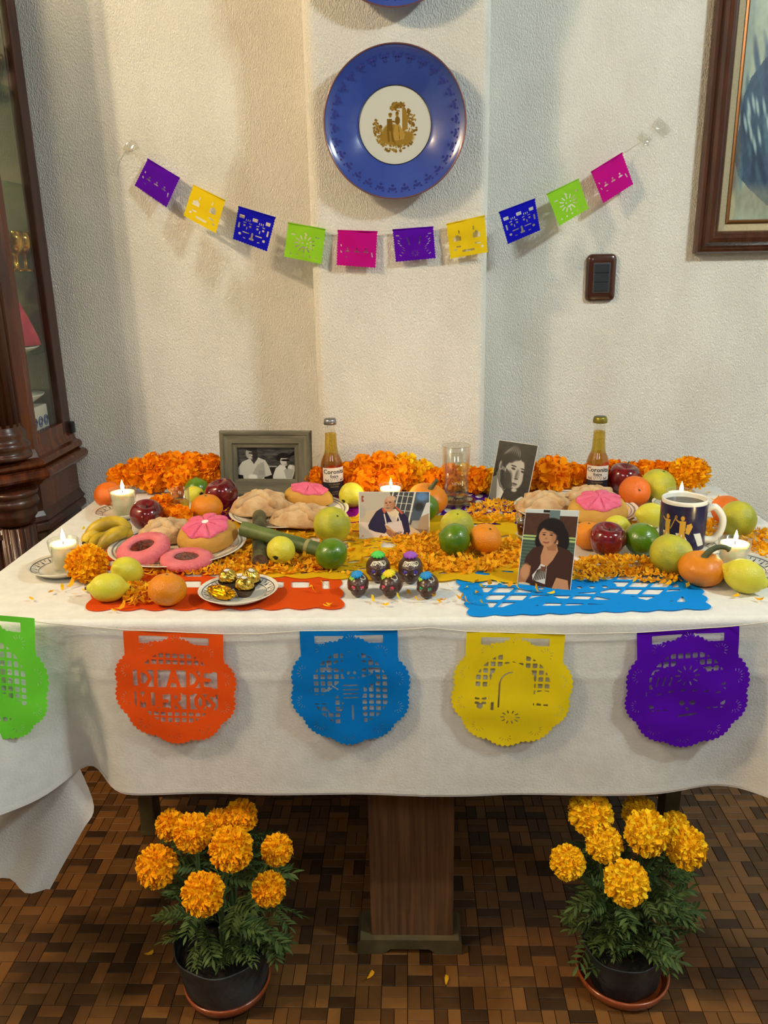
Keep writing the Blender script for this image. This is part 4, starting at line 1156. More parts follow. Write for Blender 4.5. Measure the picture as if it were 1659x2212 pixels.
plate(265, 1103, 122, 'patterned saucer under the rear left candle', group='patterned saucers')
plate(140, 1221, 152, 'patterned saucer under the front left candle', group='patterned saucers')
GP, gp, gr = plate(515, 1275, 172, 'patterned saucer holding the gold-wrapped sweets', group='patterned saucers')
plate(1480, 1180, 150, 'patterned saucer under the blue mug', group='patterned saucers')
plate(1592, 1222, 165, 'patterned saucer under the front right candle', group='patterned saucers')
plate(1470, 1090, 120, 'patterned saucer under the rear right candle', group='patterned saucers')
L1, l1p, l1r = plate(385, 1178, 292, 'big grey-rimmed plate of sweet breads at the left', 'bread_plate', 'bread plates', False)
L2, l2p, l2r = plate(625, 1104, 258, 'big grey-rimmed plate of breads in front of the photo frame', 'bread_plate', 'bread plates', False)
L3, l3p, l3r = plate(1243, 1097, 264, 'big grey-rimmed plate of breads at the right', 'bread_plate', 'bread plates', False)

# ------------------------------------------------------------------ breads
m_bread = mat('floury_crust', (210, 178, 134), (172, 124, 76), ns=26, rough=.9, bump=.35, bs=110, lo=.38, hi=.72)
m_bun = mat('golden_bun', (206, 160, 66), (184, 128, 46), ns=10, rough=.7, bump=.15, bs=120, sss=.05)
m_pinks = mat('pink_sugar', (232, 110, 142), (224, 92, 126), ns=60, rough=.8, bump=.35, bs=320)
m_pinkc = mat('pink_cookie', (222, 122, 128), (212, 104, 112), ns=40, rough=.85, bump=.3, bs=240)
m_jam = mat('dark_jam', (58, 18, 16), (112, 44, 28), ns=120, rough=.2, coat=.5)
m_sugar = mat('sugar_white', (244, 236, 226), rough=.9)
ZP = ZT + .005
def dome(rx, ry, h, seed, lump=.06, flat=.35):
    def fn(d):
        n = 1 + lump * mnoise.noise(d * 2.0 + Vector((seed, 0, 0))) + lump * .5 * mnoise.noise(d * 4.5 + Vector((0, seed, 0)))
        z = d.z * h if d.z > 0 else d.z * h * flat
        return Vector((d.x * rx * n, d.y * ry * n, z * n + h * flat))
    return ball(48, 30, fn)
def bread(px, py, rx, ry, h, lab, rz=0, base=ZP, tilt=(0, 0), seed=1, bones=True):
    c = on(px, py, base + h * .5)
    t = empty('bread_of_the_dead', (c.x, c.y, base), rz, lab, 'bread', 'pale breads with bone strips')
    t.rotation_euler = (tilt[0], tilt[1], rz)
    V, F = dome(rx, ry, h, seed, .07); mesh('loaf', V, F, m_bread, t)
    if bones:
        def top(x, y):
            q = max(0, 1 - (x / rx) ** 2 - (y / ry) ** 2); return h * .35 + h * math.sqrt(q)
        for a in (.5, 2.1):
            P = []; Rr = []
            for k in range(15):
                s = -1 + 2 * k / 14; x = s * rx * .93 * math.cos(a); y = s * ry * .93 * math.sin(a)
                P.append((x, y, top(x, y) - .002)); Rr.append(.0068 + .0048 * abs(math.sin(s * 5.2)) ** 2)
            Rr[0] = Rr[-1] = .003
            V, F = tube(P, Rr, 10); mesh('bone_strip', V, F, m_bread, t)
        V, F = ball(18, 12, lambda d: Vector((d.x * .013, d.y * .012, d.z * .010 + h * 1.34))); mesh('knob', V, F, m_bread, t)
    return t
def bun_(px, py, rx, ry, h, lab, rz=0, base=ZP, tilt=(0, 0), seed=1, oblong=False, dot=False):
    c = on(px, py, base + h * .5)
    t = empty('pink_topped_bun', (c.x, c.y, base), 0, lab, 'bread', 'golden buns with pink tops')
    t.rotation_euler = (tilt[0], tilt[1], rz)
    V, F = dome(rx, ry, h, seed, .03); mesh('bun', V, F, m_bun, t)
    V = []; F = []; nA, nR = 144, 12
    for j in range(nR + 1):
        th = .80 * j / nR
        for k in range(nA):
            a = 2 * PI * k / nA + .25 * th
            d = Vector((math.sin(th) * math.cos(a), math.sin(th) * math.sin(a), math.cos(th)))
            edge = 1 + .05 * math.sin(a * 7)
            g = .13 * math.exp(-(math.sin(4.0 * a) / .20) ** 2) * min(1, j / 3) * (1 if j < nR else .2)
            k_ = 1.10 - g - (.09 if j == nR else 0) - (.06 if j < 2 else 0)
            V.append((d.x * rx * k_ * edge, d.y * ry * k_ * edge, d.z * h * k_ + h * .35))
    for j in range(nR):
        for k in range(nA): F.append((j * nA + k, (j + 1) * nA + k, (j + 1) * nA + (k + 1) % nA, j * nA + (k + 1) % nA))
    mesh('pink_topping', V, F, m_pinks, t)
    if dot:
        V, F = ball(14, 8, lambda d: Vector((d.x * .008, d.y * .007, d.z * .003 + h * 1.37))); mesh('sugar_dot', V, F, m_sugar, t)
    return t
def px2m(w, P): return w / FPX * proj(P)[2]
k1 = px2m(1, l1p); k2 = px2m(1, l2p); k3 = px2m(1, l3p)
bread(356, 1152, 60 * k1, 46 * k1, .030, 'pale bread at the back of the left plate, behind the pink cookie', .3, seed=2, tilt=(.1, 0))
bun_(449, 1152, 66 * k1, 58 * k1, .036, 'golden bun with a pink top and a white dot on the left plate', .4, tilt=(.30, -.12), seed=3, base=ZP + .010, dot=True)
bread(563, 1094, 64 * k2, 52 * k2, .036, 'pale lumpy bread at the left of the middle plate', .2, seed=5)
bread(655, 1120, 70 * k2, 46 * k2, .030, 'pale lumpy bread at the front of the middle plate', -.1, seed=9, base=ZP + .002)
bun_(666, 1070, 56 * k2, 40 * k2, .030, 'oval golden bun with a pink ridge at the back of the middle plate', -.15, seed=8, base=ZP + .012, tilt=(.15, .12))
bread(1176, 1092, 64 * k3, 50 * k3, .030, 'pale bread at the left of the right plate, behind the woman\'s photo', .2, seed=12)
bread(1276, 1077, 66 * k3, 46 * k3, .027, 'pale bread at the back of the right plate, behind the pink-topped bun', .1, seed=15, base=ZP + .002)
bun_(1291, 1098, 62 * k3, 52 * k3, .036, 'golden bun with a pink top ring on the right plate', .1, tilt=(.28, -.05), seed=17, base=ZP + .012)
def cookie(px, py, R, h, lab, tilt, base, m, jam):
    c = on(px, py, base + h)
    t = empty('pink_cookie', (c.x, c.y, base), 0, lab, 'cookie', 'pink fluted cookies'); t.rotation_euler = (tilt[0], tilt[1], 0)
    mod = lambda a, z: 1 + .055 * abs(math.sin(a * 14)) * (1 if z < h * .85 else .15)
    V, F = lathe([(R * .86, 0), (R * .93, h * .10), (R * .96, h * .5), (R * .94, h * .80), (R * .84, h * 1.0), (R * .58, h * 1.05), (R * .48, h * .99), (R * .46, h * .7), (0, h * .7)], 120, mod)
    mesh('dough_ring', V, F, m, t)
    def fn(d): return Vector((d.x * R * .465, d.y * R * .465, h * .78 + (d.z * .0035 + .0018 * mnoise.noise(d * 6)) ))
    V, F = ball(40, 16, fn); mesh('jam_centre', V, F, jam, t)
cookie(311, 1172, 55 * k1, .024, 'pink fluted cookie with dark jam leaning on the left plate', (.24, -.12), ZP + .010, m_pinkc, m_jam)
cookie(402, 1199, 53 * k1, .016, 'smaller pink fluted cookie lying at the front of the left plate', (.04, .05), ZP + .003, m_pinkc, m_jam)

# ------------------------------------------------------------------ candles
m_wax = mat('white_wax', (250, 240, 205), rough=.5, sss=.6)
m_wax.node_tree.nodes['Principled BSDF'].inputs['Subsurface Scale'].default_value = .03
m_wick = mat('wick', (40, 30, 24), rough=.9)
m_flame = bpy.data.materials.new('flame'); m_flame.use_nodes = True
_b = m_flame.node_tree.nodes['Principled BSDF']; _b.inputs['Base Color'].default_value = (0, 0, 0, 1); _b.inputs['Specular IOR Level'].default_value = 0
_b.inputs['Emission Color'].default_value = (1, .72, .30, 1); _b.inputs['Emission Strength'].default_value = 22
def candle(px, rim, base, w, lab, hgt=None, full=.88, zb=ZT + .005, watt=.45, fl=1.0, bx=None):
    P = on(bx or px, base, zb); R = w / 2 / FPX * proj(P)[2]
    h = hgt or (zat(P, rim) - zb)
    t = empty('candle', (P.x, P.y, zb), 0, lab, 'candle', 'votive candles in glass cups')
    V, F = lathe([(0, .004), (R * .80, .004), (R * .94, h), (R, h + .0005), (R * 1.01, h), (R * .86, .001), (R * .80, 0), (0, 0)], 40); mesh('glass_cup', V, F, m_glass, t)
    zw = h * full; rw = lambda z: R * (.785 + .13 * z / h)
    V, F = lathe([(0, .005), (rw(.005), .005), (rw(zw), zw + .0006), (rw(zw) * .96, zw - .0008), (.003, zw - .002), (0, zw - .002)], 40); mesh('wax', V, F, m_wax, t)
    MB().tube([(0, 0, zw - .003), (.0005, 0, zw + .004), (.0015, 0, zw + .007)], .0008, 6).build('wick', m_wick, t)
    V, F = lathe([(0, 0), (.0022, .0015), (.0036, .0055), (.0034, .0095), (.0020, .0150), (.0008, .0190), (0, .0215)], 16)
    mesh('flame', [(x * fl + .0012, y * fl, z * fl + zw + .004) for x, y, z in V], F, m_flame, t)
    l = lamp(P.x + .001, P.y, zb + zw + .016, watt, (1.0, .70, .32), .004); return P, R, h
candle(270, 1056, 1112, 56, 'lit candle on the rear left saucer, beside a red apple', watt=.75, fl=1.15)
candle(144, 1166, 1228, 63, 'lit candle on the front left saucer, beside a marigold head', watt=.75, fl=1.15)
candle(844, 1048, 1100, 50, 'lit candle standing behind the man\'s colour photo', watt=.5, fl=.9)
candle(1466, 1060, 1112, 58, 'lit candle directly behind the blue mug', watt=.6, fl=1.1)
candle(1581, 1166, 1228, 66, 'lit candle at the right end, behind the pumpkin\'s curved stalk', watt=.25, fl=1.0)

# ------------------------------------------------------------------ glasses
m_teq = thin_glass('golden_spirit', (.88, .74, .24), ior=1.5); m_rum = thin_glass('dark_liqueur', (.38, .10, .03))
m_water = thin_glass('water', (.97, .96, .90), ior=1.33)
m_glassd = thin_glass('smoky_glass', (.80, .78, .62), ior=1.6)
def glass(px, rim, base, w, lab, liq, fill, name, flutes=0, zb=ZT, thick=.012, taper=.86):
    P = on(px, base, zb); R = w / 2 / FPX * proj(P)[2]; h = zat(P, rim) - zb
    t = empty(name, (P.x, P.y, zb), 0, lab, 'glass')
    mod = (lambda a, z: 1 - (.05 * abs(math.cos(a * flutes / 2)) ** 3 if z < h * .75 else 0)) if flutes else None
    V, F = lathe([(0, thick), (R * taper * .88, thick), (R * .93, h), (R * .965, h + .0006), (R, h), (R * taper, .002), (R * taper * .95, 0), (0, 0)], 48, mod); mesh('glass_body', V, F, m_glass, t)
    V, F = lathe([(R * .99 + .0005 * math.cos(a), h + .0005 * math.sin(a)) for a in np.linspace(0, 2 * PI, 7)], 48, caps=False); mesh('rim', V, F, m_glassd, t)
    zf = h * fill; ri = lambda z: R * (taper * .865 + (.92 - taper * .865) * (z / h))
    V, F = lathe([(0, thick + .0006), (ri(thick), thick + .0006), (ri(zf), zf), (0, zf)], 40); mesh('drink', V, F, liq, t)
    V, F = lathe([(0, .0012), (R * taper * .9, .0014), (R * taper * .9, thick * .8), (0, thick * .75)], 40); mesh('thick_base', V, F, m_glassd, t)
    return t, P, R, h
glass(394, 1056, 1123, 40, 'little fluted glass of golden spirit beside a tangerine', m_teq, .62, 'shot_glass', 12)
glass(1131, 1112, 1166, 38, 'little glass of dark drink behind the woman\'s photo', m_rum, .66, 'shot_glass', 0, taper=.7)
tg, tp, tr_, th_ = glass(985, 962, 1084, 61, 'tall tumbler of water standing on a glass dish by the garland', m_water, .82, 'tumbler', 0, zb=ZT + .006, thick=.020, taper=.88)
V, F = lathe([(0, .004), (tr_ * 1.0, .004), (tr_ * 1.35, .010), (tr_ * 1.38, .012), (tr_ * 1.42, .010), (tr_ * 1.05, 0), (0, 0)], 40)
o = mesh('glass_dish', V, F, m_glassd, loc=(tp.x, tp.y, ZT)); tag(o, 'shallow smoky glass dish under the tumbler of water', 'dish')

_fc = None
def text_flat(txt, size, ext=0.0):
    """verts (x, y) and faces of a line of lettering"""
    c = bpy.data.curves.new('letters', 'FONT'); c.body = txt; c.size = size; c.align_x = 'CENTER'; c.resolution_u = 2; c.offset = ext
    o = bpy.data.objects.new('letters', c); COL.objects.link(o)
    dg = bpy.context.evaluated_depsgraph_get(); e = o.evaluated_get(dg); me = e.to_mesh()
    V = [tuple(v.co) for v in me.vertices]; F = [tuple(p.vertices) for p in me.polygons]
    e.to_mesh_clear(); bpy.data.objects.remove(o); bpy.data.curves.remove(c); return V, F
m_etch = mat('etched_letters', (214, 190, 150), rough=.5)
V, F = text_flat('NEVA', .0095)
rr_ = tr_ * .965; mesh('etched_letters', [(rr_ * math.sin(x / rr_), -rr_ * math.cos(x / rr_), y + th_ * .36) for x, y, z in V], F, m_etch, tg, smooth=False)

# ------------------------------------------------------------------ beer bottles
m_beer = thin_glass('lager', (.80, .50, .14), ior=1.2); m_beern = thin_glass('lager_neck', (.84, .70, .24), ior=1.2); m_bglass = thin_glass('bottle_glass', (.93, .93, .88), ior=1.6)
m_label = mat('paper_label', (226, 216, 204), rough=.6); m_navy = mat('navy_print', (34, 32, 44), (28, 26, 38), ns=30, rough=.4); m_ltext = mat('black_print', (22, 20, 26), rough=.6)
m_gtext = mat('gold_print', (168, 140, 90), rough=.5); m_capg = mat('gold_cap', (150, 140, 52), (110, 100, 34), ns=40, rough=.3, metal=.6); m_caps = mat('steel_cap', (150, 152, 152), rough=.3, metal=.8)
m_capd = mat('dark_cap_top', (50, 56, 64), rough=.3)
def bottle(px, base, top, turn, lab, capped):
    P = on(px, base, ZT); H = zat(P, top) - ZT; k = H / .190
    t = empty('beer_bottle', (P.x, P.y, ZT), turn, lab, 'bottle', 'small clear beer bottles')
    Q = [(0, .006), (.0200, .003), (.0255, 0), (.0272, .004), (.0276, .020), (.0276, .070), (.0268, .082), (.0235, .094), (.0186, .105), (.0164, .114), (.0150, .135), (.0135, .165), (.0132, .176), (.0145, .178), (.0147, .183), (.0136, .185), (.0134, .188), (.0105, .190)]
    Q = [(r * k, z * k) for r, z in Q]
    V, F = lathe(Q, 48, caps=False); mesh('glass_body', V, F, m_bglass, t)
    I = [(0, .007), (.0245, .006), (.0262, .02), (.0262, .070), (.0255, .081), (.0224, .093), (.0174, .1045), (.0152, .114), (.0139, .135), (.0131, .1555), (0, .1555)]
    V, F = lathe([(r * k, z * k) for r, z in I], 40); o = mesh('beer', V, F, m_beer, t); o.data.materials.append(m_beern)
    for pl in o.data.polygons: pl.material_index = 1 if pl.center.z > .108 * k else 0
    def wrap(V, z0, rr, a0=0.0): return [(rr * math.sin(x / rr + a0), -rr * math.cos(x / rr + a0), z0 + y) for x, y, z in V]
    def band(name, z0, z1, w, m, rr, par):
        V = []; n = 28
        for z in (z0, z1):
            for i in range(n + 1): V.append((-w / 2 + w * i / n, z, 0))
        return mesh(name, wrap(V, 0, rr), [(i, i + 1, n + 2 + i, n + 1 + i) for i in range(n)], m, par)
    rl = .0279 * k
    lb = band('label', .042 * k, .077 * k, .060 * k, m_label, rl, t)
    band('navy_band', .006 * k, .0415 * k, .064 * k, m_navy, rl, t)
    for (txt, z, s, e, m, nm) in (('Coronita', .0625, .0150, .0003, m_ltext, 'lettering'), ('Extra', .0535, .0095, .0002, m_ltext, 'lettering')):
        V, F = text_flat(txt, s * k, e); mesh(nm, wrap(V, z * k, rl + .0002), F, m, lb, smooth=False)
    for (txt, z) in (('LA CERVEZA', .035), ('MAS FINA', .029), ('cerveza', .017), ('207 ml', .011)):
        V, F = text_flat(txt, .0048 * k); mesh('lettering', wrap(V, z * k, rl + .0002), F, m_gtext, lb, smooth=False)
    mb = MB()                                                     # little crown between two winged beasts
    def arcw(pts, r=.0004): mb.tube([wrap([p], 0, rl + .0002)[0] for p in pts], r * k, 5)
    C = lambda L: [(x * k, y * k, 0) for x, y in L]
    arcw(C([(-.008, .0440), (.008, .0440)])); arcw(C([(-.008, .0462), (.008, .0462)])); arcw(C([(-.008, .0440), (-.0095, .0500), (-.004, .0520), (0, .0535), (.004, .0520), (.0095, .0500), (.008, .0440)]))
    arcw(C([(0, .0462), (0, .0520)])); arcw(C([(-.004, .0462), (-.0045, .0510)])); arcw(C([(.004, .0462), (.0045, .0510)]))
    for s in (-1, 1):
        arcw(C([(s * .014, .0440), (s * .0165, .0462), (s * .020, .0450), (s * .023, .0470)]), .0010); arcw(C([(s * .0165, .0462), (s * .0145, .0500)]), .0008); arcw(C([(s * .020, .0450), (s * .0225, .0500)]), .0008)
    mb.build('crest', mat('brown_print', (120, 80, 52), rough=.6), lb)
    if capped:
        V, F = lathe([(.0160, .176), (.0163, .179), (.0158, .187), (.0140, .1905), (.008, .1915), (0, .1915)], 63, lambda a, z: 1 + (.03 * math.cos(a * 21) if z < .180 * k else 0))
        mesh('crown_cap', [(x * k, y * k, z * k) for x, y, z in V], F, m_capg, t)
        V, F = lathe([(.0122 * k, .1912 * k), (0, .1921 * k)], 32, caps=False); mesh('cap_print', V, F, m_capd, t)
    else:
        V, F = lathe([(.0150, .1775), (.0152, .184), (.0148, .1885), (.0130, .1905), (0, .1905)], 40); mesh('crown_cap', [(x * k, y * k, z * k) for x, y, z in V], F, m_caps, t)
        V, F = lathe([(.0130 * k, .1908 * k), (0, .1915 * k)], 32, caps=False); mesh('cap_print', V, F, m_capd, t)
bottle(719, 1072, 905, .30, 'clear beer bottle with a dark cap beside the grey photo frame', False)
bottle(1287, 1068, 900, -.18, 'clear beer bottle with a gold cap beside a red apple', True)

# ------------------------------------------------------------------ chocolate skulls
m_choc = mat('dark_chocolate', (78, 50, 38), (64, 40, 30), ns=12, rough=.30, bump=.06, bs=200, coat=.15)
m_icew = mat('white_icing', (240, 232, 208), rough=.5)
ICE = {n: mat(n + '_icing', c, rough=.55, sss=.1) for n, c in (('green', (84, 204, 86)), ('purple', (156, 80, 190)), ('blue', (18, 140, 206)), ('yellow', (232, 208, 20)), ('leaf', (150, 206, 50)))}
GEM = {n: mat(n + '_gem', c, rough=.08, coat=1.0, spec=.9) for n, c in (('violet', (56, 30, 180)), ('pink', (224, 40, 96)), ('emerald', (16, 150, 84)))}
def skull_pt(d):
    x, y, z = d.x, d.y, d.z                                       # face looks to -y
    X = x * .80; Y = y * .98; Z = z * .93
    low = max(0, min(1, (.05 - z) / .85)); low = low * low * (3 - 2 * low)
    X *= 1 - .20 * low; Y = Y * (1 - .22 * low) - .20 * low * (1 if y < .35 else -.1)
    if z > 0: X *= 1 + .05 * math.exp(-((z - .45) / .3) ** 2)
    X += math.copysign(.09, x) * math.exp(-((z + .16) / .12) ** 2) * math.exp(-((y + .6) / .35) ** 2) * min(1, abs(x) * 3)
    X -= math.copysign(.08, x) * math.exp(-((z + .42) / .12) ** 2) * math.exp(-((y + .55) / .35) ** 2) * min(1, abs(x) * 3)
    if y < -.2:
        for s in (-1, 1): Y += .24 * math.exp(-((x - s * .36) / .18) ** 2 - ((z - .08) / .16) ** 2)
        Y += .20 * math.exp(-(x / .085) ** 2 - ((z + .20) / .10) ** 2)
        Y -= .08 * math.exp(-((z - .27) / .08) ** 2) * math.exp(-(x / .6) ** 2)
        t = math.exp(-((z + .56) / .13) ** 2) * math.exp(-(x / .42) ** 2)
        Y -= .10 * t; Y += .030 * t * (math.cos(x * 38) + 1); Y += .06 * math.exp(-((z + .56) / .025) ** 2) * math.exp(-(x / .40) ** 2)
    if z < -.80: Z = -.80 * .93 + (z + .80) * .3
    return Vector((X, Y, Z))
SKV, SKF = ball(72, 54, skull_pt)
ZLO = min(v.z for v in SKV)
def skull(box, turn, eye, ros, lab, small, grp):
    x0, y0, x1, y1 = box; s = .03
    for _ in range(10):
        P = on((x0 + x1) / 2, (y0 + y1) / 2, ZT + s * .85); s = (x1 - x0) / 2 / FPX * proj(P)[2] / .82
    t = empty('chocolate_skull', (P.x, P.y, ZT), turn, lab, 'skull', grp)
    o = mesh('skull', [(v.x * s, v.y * s, (v.z - ZLO) * s) for v in SKV], SKF, m_choc, t)
    def pt(x, z, lift=0.0):
        y = -math.sqrt(max(0.0, 1 - x * x - z * z)); d = Vector((x, y, z)); p = skull_pt(d) + d * lift
        return Vector((p.x * s, p.y * s, (p.z - ZLO) * s))
    for e in (-1, 1):
        c = pt(e * .36, .08); r = s * .175
        V, F = lathe([(r, -.1 * r), (r * .96, .15 * r), (r * .62, .42 * r), (0, .46 * r)], 10)
        o = mesh('gem_eye', [(x, -z, y) for x, y, z in V], F, GEM[eye], t, smooth=False, loc=c + Vector((0, -s * .06, 0)))
    tilt = Vector((0, -.10, .99)) if not small else Vector((-.08, -.30, .95))
    top = skull_pt(tilt.normalized()); top = Vector((top.x * s, top.y * s, (top.z - ZLO) * s))
    R = s * .44
    V, F = lathe([(R * .9, 0), (R, R * .22), (R * .72, R * .50), (R * .34, R * .74), (0, R * .92)], 72, lambda a, z: 1 + .12 * math.cos(a * 11) * (1 if z < R * .6 else .4))
    q = tilt.to_track_quat('Z', 'Y').to_matrix()
    mesh('icing_rosette', [q @ Vector(v) for v in V], F, ICE[ros], t, loc=top - tilt * (R * .10))
    loops = []
    if not small:
        r = random.Random(int(x0)); w = []
        for k in range(24):
            a = k * 1.9; w.append((.60 * math.sin(a * .53 + x0) * (.7 + .3 * math.sin(a * .21)), .62 + .17 * math.sin(a + r.uniform(-.2, .2))))
        pts = [pt(max(-.66, min(.66, x)), max(.42, min(.74, z)), .02) for x, z in w]
        MB().tube(smoothpath(pts, 5), s * .020, 5).build('icing_squiggle', m_icew, t)
    else:
        pts = []
        for sd in (1, -1):
            for k in range(12):
                a = k / 11.0 * PI; d = Vector((sd * (.25 + .42 * math.sin(a)), -.42 + .25 * math.cos(a), .84 - .20 * math.sin(a))).normalized()
                p = skull_pt(d) + d * .02; pts.append(Vector((p.x * s, p.y * s, (p.z - ZLO) * s)))
            MB().tube(smoothpath(pts, 3), s * .03, 5).build('icing_squiggle', m_icew, t); pts = []
        d = Vector((-.46, -.46, .78)).normalized(); p = skull_pt(d); c = Vector((p.x * s, p.y * s, (p.z - ZLO) * s))
        q = d.to_track_quat('Z', 'Y').to_matrix(); V = []; n = 20
        for k in range(n):
            a = 2 * PI * k / n; rr = s * .26 * (1 + .16 * math.cos(5 * a)); V.append(q @ Vector((rr * math.cos(a), rr * math.sin(a), s * .01)))
        k0 = len(V); V += [v * .8 + (q @ Vector((0, 0, s * .09))) for v in V] + [q @ Vector((0, 0, s * .11))]
        F = [(k, (k + 1) % n, n + (k + 1) % n, n + k) for k in range(n)] + [(n + k, n + (k + 1) % n, 2 * n) for k in range(n)]
        mesh('icing_leaf', V, F, ICE['leaf'], t, loc=c)
skull((790, 1190, 844, 1262), .05, 'violet', 'green', 'large chocolate skull with a green icing rosette and white squiggles', False, 'large chocolate skulls')
skull((859, 1192, 914, 1263), 0, 'violet', 'purple', 'large chocolate skull with a purple icing rosette and white squiggles', False, 'large chocolate skulls')
skull((750, 1232, 797, 1290), .02, 'pink', 'blue', 'small chocolate skull with pink gem eyes and a blue rosette', True, 'small chocolate skulls')
skull((821, 1232, 871, 1290), -.35, 'pink', 'yellow', 'small chocolate skull with pink gem eyes and a yellow rosette', True, 'small chocolate skulls')
skull((900, 1234, 948, 1294), -.25, 'emerald', 'blue', 'small chocolate skull with green gem eyes and a blue rosette', True, 'small chocolate skulls')

# ------------------------------------------------------------------ gold-wrapped sweets on their saucer
m_foil = mat('gold_foil', (222, 190, 84), rough=.24, metal=1.0); m_foil2 = mat('deep_gold_foil', (232, 168, 20), rough=.20, metal=1.0)
m_cup = mat('brown_paper_cup', (58, 38, 24), rough=.7); m_line = mat('pale_stripe', (150, 130, 100), rough=.7)
ZS = ZT + .0045
def foil(rx, ry, rz, seed, amp=.07, fr=4.0):
    def fn(d):
        n = 1 + amp * mnoise.noise(d * fr + Vector((seed, 0, 0))) + amp * .8 * mnoise.noise(d * fr * 2.6 + Vector((0, seed, 0)))
        return Vector((d.x * rx * n, d.y * ry * n, d.z * rz * n))
    return ball(30, 20, fn)
for (px, py, lab, sd, tl) in ((494, 1262, 'gold-wrapped round sweet, left of the three in brown paper cups', 1, (0, 0)), (538, 1259, 'gold-wrapped round sweet, rear one of the three in brown paper cups', 2, (.1, .25)), (527, 1279, 'gold-wrapped round sweet, front one of the three in brown paper cups', 3, (-.05, .1))):
    P = on(px, py, ZS + .006); r = .0158
    t = empty('wrapped_chocolate', (P.x, P.y, ZS), sd, lab, 'sweet', 'round gold-wrapped sweets'); t.rotation_euler = (tl[0], tl[1], 0)
    V, F = foil(r, r, r, sd * 3.1); mesh('gold_wrapper', V, F, m_foil, t, smooth=False, loc=(0, 0, .0185))
    V, F = lathe([(0, .0008), (.0105, 0), (.0178, .0135), (.0172, .0135), (.0102, .001)], 96, lambda a, z: 1 + .035 * math.cos(a * 28)); mesh('paper_cup', V, F, m_cup, t, smooth=False)
    for q in (.25, .5, .75):
        rr = .0105 + (.0178 - .0105) * q + .0009; V, F = lathe([(rr, .0135 * q), (rr + .0003, .0135 * q + .0006)], 60, caps=False); mesh('stripe', V, F, m_line, t)
    V, F = lathe([(.0052, 0), (.0050, .0006), (0, .0008)], 20); mesh('oval_sticker', [(x, y * .75, z) for x, y, z in V], F, m_label, t, loc=(-.001, -.004, .0335), rot=(.3, 0, .3))
P = on(478, 1281, ZS + .010)
V, F = foil(.028, .0135, .0115, 9.3, .10, 5.0)
o = mesh('wrapped_chocolate', V, F, m_foil2, smooth=False, loc=(P.x, P.y, ZS + .0115), rot=(0, .05, -.45)); tag(o, 'long bright gold foil sweet lying at the left of the saucer', 'sweet')

# ------------------------------------------------------------------ mug of coffee
P = on(1470, 1180, ZT + .006); R = 47.0 / FPX * proj(P)[2]; zm = ZT + .006; H = zat((P.x, P.y - R * .1), 1075) - zm
t = empty('coffee_mug', (P.x, P.y, zm), 0, 'dark blue mug with yellow figures, white rim and handle, full of coffee', 'mug')
V, F = lathe([(0, .004), (R * .90, .005), (R * .925, H * .97), (R * .96, H), (R * .995, H * .985), (R * 1.0, H * .95), (R * .985, .006), (R * .93, 0), (0, 0)], 72); mesh('mug_body', V, F, m_white, t)
V, F = lathe([(R * .915, H * .90), (0, H * .90)], 60, caps=False); mesh('coffee', V, F, mat('coffee', (30, 20, 12), rough=.05, spec=.6), t)
hp = smoothpath([(R * .95, -R * .12, H * .76), (R * 1.30, -R * .2, H * .82), (R * 1.66, -R * .26, H * .62), (R * 1.66, -R * .26, H * .38), (R * 1.40, -R * .2, H * .18), (R * .95, -R * .12, H * .16)], 6)
V, F = tube(hp, .0068, 12); mesh('handle', V, F, m_white, t)
pc_ = Pic(260, 100, (32, 28, 66)).noise(4, 50, 30, 2)
YE = (206, 160, 62); WH = (222, 222, 216)
def U(x): return .44 + (x - .5) * .38                                # the part of the wrap that faces the viewer
for x in (.10, .42, .80):                                           # white crossing stripes
    pc_.poly([(U(x), .60), (U(x + .17), .60), (U(x + .34), .90), (U(x + .14), .90)], WH)
for (x, dirn) in ((.22, 1), (.55, 1)):                              # two striding yellow figures with packs
    pc_.ell(U(x), .26, .016, .055, YE, .2).poly([(U(x - .06), .32), (U(x + .07), .32), (U(x + .06), .60), (U(x - .05), .60)], YE)
    pc_.line((U(x - .02), .58), (U(x - .12), .84), .011, YE).line((U(x + .03), .58), (U(x + .07), .86), .011, YE)
    pc_.line((U(x - .05), .36), (U(x - .13), .30), .008, YE)
pc_.line((U(.30), .52), (U(.40), .26), .0035, YE); pc_.ell(U(.41), .24, .010, .035, YE, .3).ell(U(.41), .24, .005, .018, (32, 28, 66), .3)
pc_.poly([(U(.64), .40), (U(.73), .36), (U(.77), .44), (U(.70), .62), (U(.62), .58)], YE)
def wrapm(u, w):
    a = (u - .5) * 2 * PI * .86 - .12; rr = R * (.985 + .016 * (1 - w)) + .0006
    return (rr * math.sin(a), -rr * math.cos(a), H * (.04 + .88 * (1 - w)))
sheet('printed_band', pc_, wrapm, m_glossprint, t)

